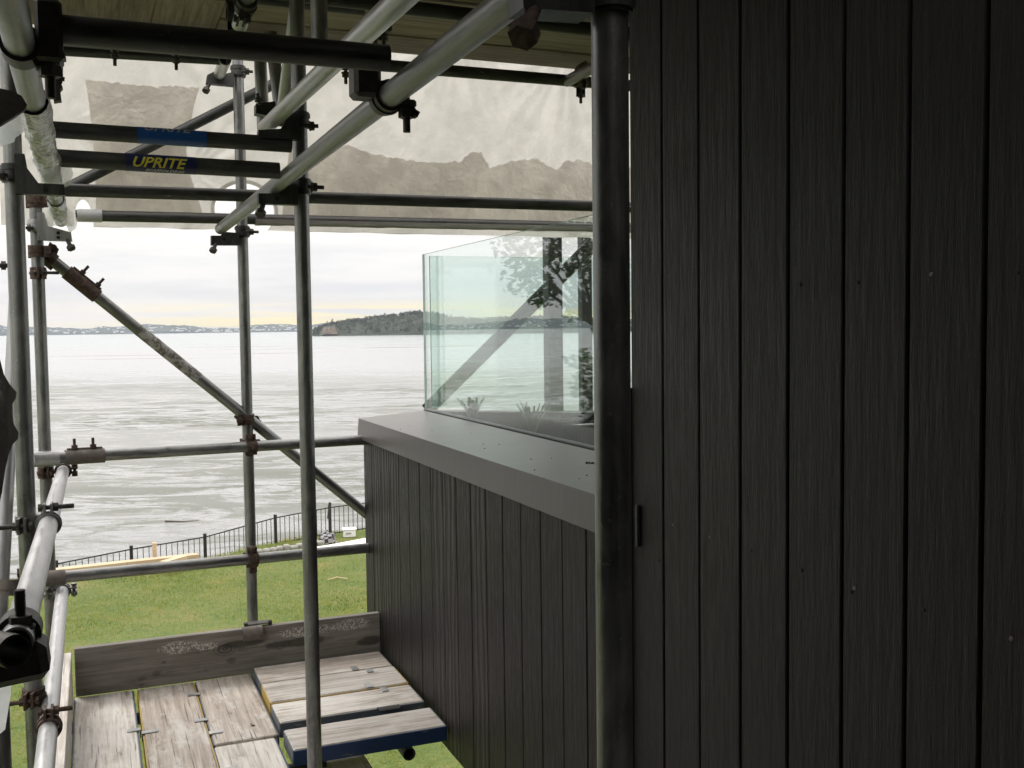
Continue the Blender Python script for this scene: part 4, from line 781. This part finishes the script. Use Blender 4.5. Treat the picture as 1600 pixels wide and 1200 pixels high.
hm.add(vs, [(i*13+j, (i+1)*13+j, (i+1)*13+j+1, i*13+j+1) for i in range(k) for j in range(12)]); part(hm, 'rolled_hem', 'shrink_wrap', wrap, 60)
hm = MB(); hm.ring(L6a.lerp(L6b, (frac(L6a, L6b, 124)+frac(L6a, L6b, 156))/2), dL, R0+.001, .10, .003, 20); part(hm, 'taped_end', 'clear_film', wrap, 40)
def patch(label, pts, y, jag, loc):
    P_ = []
    for i, (a, b) in enumerate(zip(pts, pts[1:]+pts[:1])):
        k = max(1, int(math.hypot(b[0]-a[0], b[1]-a[1])/5)) if jag(a, b) else max(1, int(math.hypot(b[0]-a[0], b[1]-a[1])/14))
        for s in range(k):
            f = s/k; j_ = 3.4 if jag(a, b) else .8; q = (a[0]+(b[0]-a[0])*f, a[1]+(b[1]-a[1])*f+(noise.noise(Vector((a[0]*.31+f*k*.9, i*3.1, 0)))*j_ + (j_*.4*random.uniform(-1, 1) if jag(a, b) else 0))); P_.append(q)
    W_ = [onY(px, py, y) for px, py in P_]
    from mathutils.geometry import tessellate_polygon
    tr = tessellate_polygon([[Vector((q.x, q.z, 0)) for q in W_]]); mb = MB(); mb.add(W_, [tuple(f) for f in tr]); o = mb.build('shrink_wrap_patch', 'shrink_patch'); 
    return tag(o, label, 'plastic sheet', 'second layer patches of the wrap')
patch('narrow second layer of wrap behind the stickered transoms at upper left', [(133, 123), (180, 130), (215, 133), (240, 136), (270, 133), (312, 136), (303, 165), (298, 195), (291, 235), (296, 270), (306, 300), (320, 344), (150, 344), (149, 260), (143, 200), (139, 160)], YS-.045, lambda a, b: max(a[1], b[1]) < 139, 0)
patch('wide ragged second layer of wrap along the bottom right of the sheet', [(452, 232), (480, 262), (500, 240), (540, 226), (580, 240), (640, 250), (655, 254), (700, 256), (722, 250), (735, 238), (752, 238), (765, 262), (800, 252), (840, 248), (868, 266), (885, 252), (905, 250), (935, 260), (1060, 262), (1060, 345), (440, 345)], YS-.045, lambda a, b: max(a[1], b[1]) < 300 and a[0] > 470 and a[0] < 1000, 0)
# film wrapped round the left ledger
def film_roll(label, a, b, r, m_, n_=60, k=28, amp=.006, flare=None):
    d_ = (b-a).normalized(); u = d_.orthogonal().normalized(); w_ = d_.cross(u); vs = []
    for i in range(n_+1):
        f = i/n_; c = a.lerp(b, f)
        for j in range(k):
            th = 2*PI*j/k; rr = r+amp*(noise.noise(Vector((math.cos(th)*2.2, math.sin(th)*2.2, f*9)))+.7*noise.noise(Vector((math.cos(th)*5, math.sin(th)*5, f*26))))
            if flare: rr += flare(f, th)
            vs.append(c+(u*math.cos(th)+w_*math.sin(th))*max(rr, R0+.002))
    mb = MB(); mb.add(vs, [(i*k+j, i*k+(j+1) % k, (i+1)*k+(j+1) % k, (i+1)*k+j) for i in range(n_) for j in range(k)]); o = mb.build('film_wrap', m_, smooth=50); return tag(o, label, 'plastic wrap', 'film wrapped on the left ledger')
t3d = (T3b-T3a)
film_roll('crinkled silver looking film around the left ledger above the dull bracket', along(T3a, T3b, 51), along(T3a, T3b, 84), R0+.006, 'glint_painted_film')
film_roll('last turn of crinkled film at the far end of the left ledger', along(T3a, T3b, 87), along(T3a, T3b, 94), R0+.004, 'glint_painted_film', 24)
def rag(label, a, b, seed, r0, r1, th0, th1, n_=26, k=26):
    d_ = (b-a).normalized(); u = Vector((0, 0, 1)); u = (u-d_*u.dot(d_)).normalized(); w_ = d_.cross(u); vs = []
    for i in range(n_+1):
        f = i/n_
        for j in range(k+1):
            th = th0+(th1-th0)*j/k; rr = r0+(r1-r0)*f**1.2*(1+.45*noise.noise(Vector((th*1.6, f*2, seed)))); 
            c = a.lerp(b, f*(1+.25*noise.noise(Vector((th*2.2, seed, 0))))); vs.append(c+(u*math.cos(th)+w_*math.sin(th))*rr)
    mb = MB(); mb.add(vs, [(i*(k+1)+j, i*(k+1)+j+1, (i+1)*(k+1)+j+1, (i+1)*(k+1)+j) for i in range(n_) for j in range(k)]); o = mb.build('film_rag', 'clear_film', smooth=60); return tag(o, label, 'plastic wrap', 'loose ends of film')
q = along(T3a, T3b, 78); rag('loose white frill of film just above the dull bracket', q-t3d.normalized()*.34, q-t3d.normalized()*.03, 3, R0+.006, .060, -.4, 3.4)
q = along(T3a, T3b, 95.5); rag('white film skirt at the far end of the left ledger', q-t3d.normalized()*.55, q+t3d.normalized()*.02, 8, R0+.005, .062, -2.6, 2.6)
# torn plastic at the left edge
def flap(name, label, pts, y, th, m_, curl=.05):
    k = len(pts); f_ = [onY(px, py, y+curl*math.sin((px+60)/90*1.5)) for px, py in pts]; vs = f_+[q+Y*th for q in f_]
    mb = MB(); mb.add(vs, [tuple(range(k)), tuple(range(2*k-1, k-1, -1))]+[(i, i+k, (i+1) % k+k, (i+1) % k) for i in range(k)]); o = mb.build(name, m_); return tag(o, label, 'plastic sheet', 'torn plastic at the left')
flap('torn_plastic', 'dark torn plastic with a jagged edge at the left below the horizon', [(-90, 520), (-20, 530), (0, 562), (6, 585), (16, 602), (26, 613), (25, 622), (19, 632), (18, 646), (22, 664), (29, 676), (28, 686), (20, 694), (13, 712), (8, 735), (3, 770), (-4, 800), (-90, 830)], 2.1, .003, 'dark_film')
flap('torn_plastic', 'black pointed flap at the upper left edge', [(-90, 110), (0, 138), (20, 142), (34, 150), (42, 163), (38, 172), (20, 184), (0, 196), (-90, 240)], 1.75, .012, 'dark_film')
flap('torn_plastic', 'pale blue white plastic scrap under the black flap', [(-60, 190), (4, 192), (32, 172), (38, 205), (24, 215), (22, 222), (0, 229), (-60, 240)], 3.0, .002, 'clear_film')
flap('torn_plastic', 'white plastic scrap hanging at the lower left corner', [(-40, 1050), (10, 1056), (19, 1058), (16, 1090), (8, 1140), (-40, 1180)], 2.7, .002, 'clear_film')
# ------------------------------------------------------------------ decks
def plank(label, c, length, width, th, along_y, m_, edge=None, group='deck planks', clips=(), ends=None, name='scaffold_plank', knots=0):
    t_ = thing(name, label, 'plank', c, group); t_.rotation_euler = (0, 0, PI/2 if along_y else 0)
    ew = .004 if edge else 0
    mb = MB(); mb.box((0, 0, -th/2), (length-(.006 if ends else 0), width-2*ew, th), None, .004); mb.build('board', m_, t_)
    if edge:
        for s in (-1, 1): e = MB(); e.box((0, s*(width/2-ew/2+.0005), -th/2-.002), (length-.004, ew+.001, th-.004), None, .001); e.build('edge_band', edge, t_)
    if ends:
        for s in (-1, 1): e = MB(); e.box((s*(length/2-.0015), 0, -th/2-.0015), (.003, width-2*ew-.004, th-.003)); e.build('end_band', ends, t_)
    for (cx, cy, rw) in clips:
        e = MB(); e.box((cx, cy, .0022), (.028, rw, .004), None, .001); e.box((cx, cy+math.copysign(rw/2-.002, cy), -.012), (.028, .004, .03)); e.build('clip', 'bright_galvanised', t_)
    for (cx, cy) in [(random.uniform(-.4, .4)*length, random.uniform(-.3, .3)*width) for _ in range(knots)]:
        e = MB(); e.rod((cx, cy, -.002), (cx, cy, .0012), .011, 10, .008); e.rod((cx+.02, cy+.004, -.002), (cx+.02, cy+.004, .001), .007, 8, .004); e.build('gouge', 'dirt', t_)
    return t_
ZD = -1.515; YN = .4
plank('left deck plank with blue edges beside the left toe board', (.003, (YN+4.599)/2, ZD), 4.599-YN, .232, .058, True, 'weathered_plank', 'blue_paint', clips=((1.62, -.10, .05),), knots=2)
plank('second deck plank from the left, with reddish grain and a grey worn patch', (.249, (YN+4.599)/2, ZD), 4.599-YN, .230, .058, True, 'weathered_plank_brown', 'yellow_paint', clips=((1.58, .09, .06), (1.62, -.10, .05), (1.93, -.10, .05)), knots=2)
plank('short brown deck plank butted against the grey one, far middle of the deck', (.487, (3.855+4.599)/2, ZD+.002), .744, .236, .058, True, 'weathered_plank_brown', 'grey_paint', clips=((-.26, .10, .05),), knots=1)
plank('pale grey deck plank at the bottom, in front of the short brown one', (.478, (YN+3.843)/2, ZD-.003), 3.843-YN, .225, .058, True, 'weathered_plank', 'blue_paint', clips=((1.50, .09, .06),), knots=1)
ZE = -1.478
for lab, ya, yb, m_, ed, en, cl_ in (('rearmost cross plank against the toe board, with a gold stained end', 4.345, 4.572, 'weathered_plank_brown', 'grey_paint', 'grey_paint', ((.12, -.09, .05),)),
    ('second cross plank with a yellow painted end', 4.098, 4.338, 'weathered_plank', 'yellow_paint', 'yellow_paint', ((.17, .09, .05), (.12, -.09, .06))),
    ('third cross plank with a grey front edge and a handle plate', 3.878, 4.092, 'weathered_plank', 'grey_paint', 'grey_paint', ((.17, .08, .05),)),
    ('front cross plank with a bright blue front edge', 3.598, 3.805, 'weathered_plank', 'blue_paint', 'grey_paint', ())):
    plank(lab, (.612+.285, (ya+yb)/2, ZE+random.uniform(-.002, .002)), .57, yb-ya, .058, False, m_, ed, 'cross planks', cl_, en)
hp = MB(); q = Vector((1.03, 3.86, ZE)); hp.ring(q+Z*(-.03), Vector((1, .0, 0)), .032, .085, .003, 16, .9, 2.2, Y); o = hp.build('lifting_plate', 'shaded_galvanised', smooth=40); tag(o, 'curved metal plate sticking up between the two front cross planks', 'metal plate')
plank('dark grey lower plank under the front cross plank', (.79, 2.3, -1.60), 2.95, .225, .05, True, 'weathered_plank', 'grey_paint')
for lab, a, b in (('bearer tube under the deck near the toe board', (-.25, 4.48, -1.60), (.62, 4.48, -1.60)), ('bearer tube under the middle of the deck', (-.25, 3.72, -1.602), (.75, 3.72, -1.602)), ('open tube end poking out under the front cross plank', (1.035, 3.60, -1.565), (1.035, 4.62, -1.565))):
    ptube('bearer_tube', lab, a, b, 'shaded_galvanised', group='bearer tubes')
mb = MB(); mb.box((0, 0, .1015), (1.30, .036, .203), None, .002); o = mb.build('toe_board', 'toe_board_wood'); o.location = (-.106+.65, 4.619, -1.5145); tag(o, 'weathered grey toe board across the end of the deck', 'toe board', 'toe boards')
mb = MB(); mb.box((0, 0, .105), (3.5, .035, .21), None, .002); o = mb.build('toe_board', 'weathered_plank'); o.location = (-.134, 2.84, -1.53); o.rotation_euler = (0, 0, PI/2); tag(o, 'pale toe board running along the left side of the deck', 'toe board', 'toe boards')
t_ = thing('toe_board_clip', 'curved grey clip hooked over the end toe board at the far pole', 'clip', (.615, 4.6, -1.33)); mb = MB(); q = Vector((.617, 4.60, -1.338)); mb.ring(q+Y*.004, X, .032, .085, .003, 20, -2.6, .75, -Y); part(mb, 'hook', 'brown_steel', t_, 40)
mb = MB(); mb.box((.64, 4.635, -1.300), (.11, .05, .006), None, .002); mb.rod((.585, 4.62, -1.30), (.60, 4.62, -1.30), .012, 8); mb.rod((.69, 4.62, -1.30), (.705, 4.62, -1.30), .012, 8); part(mb, 'saddle', 'black_steel', t_, 40)
# upper deck seen from below
ZU = 1.13
k = 0
for i, yb in enumerate([4.19-.236*j for j in range(0, 13)]):
    lab = ('first', 'second', 'third', 'fourth', 'fifth', 'sixth', 'seventh', 'eighth', 'ninth', 'tenth', 'eleventh', 'twelfth', 'thirteenth')[i]
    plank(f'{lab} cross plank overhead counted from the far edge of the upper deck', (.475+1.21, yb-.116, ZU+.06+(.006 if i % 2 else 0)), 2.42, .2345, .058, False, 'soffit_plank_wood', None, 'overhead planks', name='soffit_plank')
xs = [-.33, -.102, .126, .354]
for i, x in enumerate(xs):
    lab = ('leftmost', 'second', 'third', 'fourth')[i]
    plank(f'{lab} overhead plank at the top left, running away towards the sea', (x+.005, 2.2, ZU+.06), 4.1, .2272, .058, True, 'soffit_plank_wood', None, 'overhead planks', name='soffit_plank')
ptube('bearer_tube', 'teal grey tube under the overhead cross planks at top right', Vector((.35, 3.45, 1.095)), Vector((2.8, 3.45, 1.07)), 'shaded_galvanised', group='bearer tubes')
ptube('bearer_tube', 'dark bearer under the overhead planks at the top edge', Vector((-.4, 3.52, 1.092)), Vector((.9, 3.52, 1.092)), 'shaded_galvanised', group='bearer tubes')
# ------------------------------------------------------------------ lawn edge: fence, timber, clutter
FP = [(30, 893, 25.0), (88, 880, 25.6), (205, 857, 26.8), (320, 838, 28.2), (430, 808, 30), (515, 792, 31.4), (600, 781, 32.6), (690, 772, 34)]
fence = thing('pool_fence', 'black picket fence along the seaward edge of the lawn', 'fence', dep(320, 868, 27.8))
FT = [dep(*q) for q in FP]; HT = [.95, .95, .92, .9, .86, .92, .92, .92]
for i, (a, h) in enumerate(zip(FT, HT)):
    hp_ = h if i >= 4 else h; mb = MB(); mb.box((a.x, a.y, a.z-hp_/2+.03), (.085, .085, hp_+.06), None, .008); mb.box((a.x, a.y, a.z+.065), (.095, .095, .02), None, .005); part(mb, 'post', 'black_powder_coat', fence)
for i, (a, b) in enumerate(zip(FT, FT[1:])):
    ha, hb_ = HT[i], HT[i+1]; dz = .14 if i == 4 else 0
    for o_ in (-.02, -(ha+hb_)/2+.1):
        mb = MB(); mb.rod(a+Z*o_, b+Z*o_, .022, 4); part(mb, 'rail', 'black_powder_coat', fence)
    k = max(6, int((b-a).length/.155))
    pk = None
    for j in range(1, k):
        q = a.lerp(b, j/k); hh = (ha+(hb_-ha)*j/k)-.08; mb = MB(); mb.box((q.x, q.y, q.z-.02-hh/2), (.018, .018, hh)); part(mb, 'picket', 'black_powder_coat', fence)
q = FT[5]; mb = MB(); mb.box((q.x-.03, q.y-.06, q.z-.1), (.07, .06, .5), Matrix.Rotation(.12, 3, 'Y')); part(mb, 'latch', 'black_powder_coat', fence)
def timber(label, pa, pb, w, h, m_='fresh_timber', cat='timber', name='timber_length', group='timber beside the fence'):
    a, b = dep(*pa), dep(*pb); d_ = b-a; mb = MB(); mb.box((d_.length/2, 0, -h/2), (d_.length, w, h), None, .004); o = mb.build(name, m_); o.location = a; o.rotation_euler = d_.to_track_quat('X', 'Z').to_euler(); return tag(o, label, cat, group)
timber('long pale timber beam lying against the fence on the left', (70, 891, 24.3), (203, 876, 25.3), .28, .22)
timber('second timber beam continuing right to the third fence post', (196, 877, 25.2), (308, 865, 26.5), .26, .17)
timber('short angled timber offcut at the right end of the beams', (255, 877, 24.9), (287, 868, 26.0), .2, .12)
sp_ = dep(241, 848, 26.2); mb = MB(); mb.box((sp_.x, sp_.y, sp_.z-.5), (.1, .1, 1.0), None, .004); tag(mb.build('timber_stake', 'fresh_timber'), 'single upright timber stake in front of the fence', 'stake')
st = thing('stone_edging', 'row of grey edging stones at the foot of the fence near the far pole', 'edging', dep(435, 852, 28.6)); random.seed(5)
m = M['edging_stone'] = mat('edging_stone', rough=.9); t = NT(m); a = t.noise(t.coord(), 5, 6, .7); t.set('Base Color', t.ramp(a, [(.3, (.17, .165, .15)), (.7, (.36, .35, .32))])); t.bump(a, .6, .03)
for i in range(11):
    f = i/10; q = dep(395+f*105, 860-f*13+random.uniform(-1, 1), 28.0+f*1.4); mb = MB(); mb.box(q-Z*.08, (random.uniform(.18, .26), .22, random.uniform(.16, .24)), Matrix.Rotation(random.uniform(-.3, .3), 3, 'Z') @ Matrix.Rotation(random.uniform(-.08, .08), 3, 'X'), .035); part(mb, 'stone', 'edging_stone', st)
def blob(name, label, cat, c, r, m_, sc_, amp, seed, n_=14, k=22):
    vs = []; 
    for i in range(n_+1):
        for j in range(k):
            th, ph = PI*i/n_, 2*PI*j/k; u = Vector((math.sin(th)*math.cos(ph), math.sin(th)*math.sin(ph), math.cos(th))); rr = r*(1+amp*noise.noise(u*2.1+Vector((seed, 0, 0)))+amp*.5*noise.noise(u*5+Vector((0, seed, 0)))); vs.append(Vector(c)+Vector((u.x*rr*sc_[0], u.y*rr*sc_[1], max(u.z*rr*sc_[2], -.1))))
    mb = MB(); mb.add(vs, [(i*k+j, (i+1)*k+j, (i+1)*k+(j+1) % k, i*k+(j+1) % k) for i in range(n_) for j in range(k)]); o = mb.build(name, m_, smooth=50); return tag(o, label, cat)
c = ground_at(511, 849); blob('cloth_bundle', 'crumpled black and white checked cloth heaped by the fence gate', 'cloth', c+Z*.02, .33, 'check_cloth', (.85, .7, .85), .45, 2)
c = ground_at(546, 839); bx_ = thing('plastic_box', 'white lidded box on the grass beside the fence gate', 'box', c); mb = MB(); mb.box(c+Z*.12, (.36, .28, .22), Matrix.Rotation(-YAW+.2, 3, 'Z'), .02); part(mb, 'body', 'white_plastic', bx_); mb = MB(); mb.box(c+Z*.25, (.42, .33, .04), Matrix.Rotation(-YAW+.2, 3, 'Z'), .012); part(mb, 'lid', 'white_plastic', bx_); mb = MB(); mb.box(c+Z*.13-fw*.15, (.16, .02, .05), Matrix.Rotation(-YAW+.2, 3, 'Z')); part(mb, 'handle', 'print_grey', bx_)
pts = [ground_at(px, py)+Z*.05 for px, py in ((488, 858), (520, 853), (572, 843), (640, 836), (640, 858), (572, 862))]
mb = MB(); k = len(pts); mb.add(pts+[q-Z*.03 for q in pts], [tuple(range(k)), tuple(range(2*k-1, k-1, -1))]+[(i, i+k, (i+1) % k+k, (i+1) % k) for i in range(k)]); tag(mb.build('white_sheet', 'white_plastic'), 'bright white sheet lying on the lawn behind the lower end rail', 'sheet')
for (a_, b_), lab in ((((512, 909), (527, 905)), 'left half of a broken pale straw stalk on the lawn'), (((526, 905), (543, 907.5)), 'right half of a broken pale straw stalk on the lawn')):
    a, b = ground_at(*a_)+Z*.05, ground_at(*b_)+Z*.05; mb = MB(); mb.rod(a, b, .012, 6); tag(mb.build('straw_stalk', 'fresh_timber'), lab, 'straw')
M['driftwood'] = mat('driftwood', (.10, .085, .07), .9)
a, b = onZ(258, 814.5, SEA+.05), onZ(307, 815, SEA+.05); mb = MB(); mb.rod(a, a.lerp(b, .6), .05, 7, .03); mb.rod(a.lerp(b, .55), b+fw*.5, .03, 6, .015); tag(mb.build('driftwood', 'driftwood'), 'thin drifting branch lying in the shallows', 'branch')

# unseen dark sheet added left of the viewer to keep light off the wall
mb = MB(); k = 60; vs = []
for i in range(k+1):
    y_ = -1.5+3.3*i/k; x_ = -.40+.025*math.sin(i*.7)+.02*noise.noise(Vector((i*.3, 0, 0)))
    vs += [(x_, y_, -1.7+.05*noise.noise(Vector((i*.4, 3, 0)))), (x_+.003, y_, -1.7), (x_+.003, y_, 1.15), (x_, y_, 1.15)]
mb.add(vs, [(4*i+j, 4*i+(j+1) % 4, 4*i+4+(j+1) % 4, 4*i+4+j) for i in range(k) for j in range(4)])
tag(mb.build('unseen_light_blocker', 'blocker_film', smooth=60), 'unseen dark sheet added beside the viewer to block light', 'plastic sheet')
for i in range(2):  # unseen planks added to cut off light bouncing up from the lawn
    plank(('inner', 'outer')[1-i]+' unseen deck plank beside the house wall, added to block light from below', (.73+.232*i+.12, 1.35, ZD-.002), 3.7, .228, .058, True, 'weathered_plank', 'grey_paint')
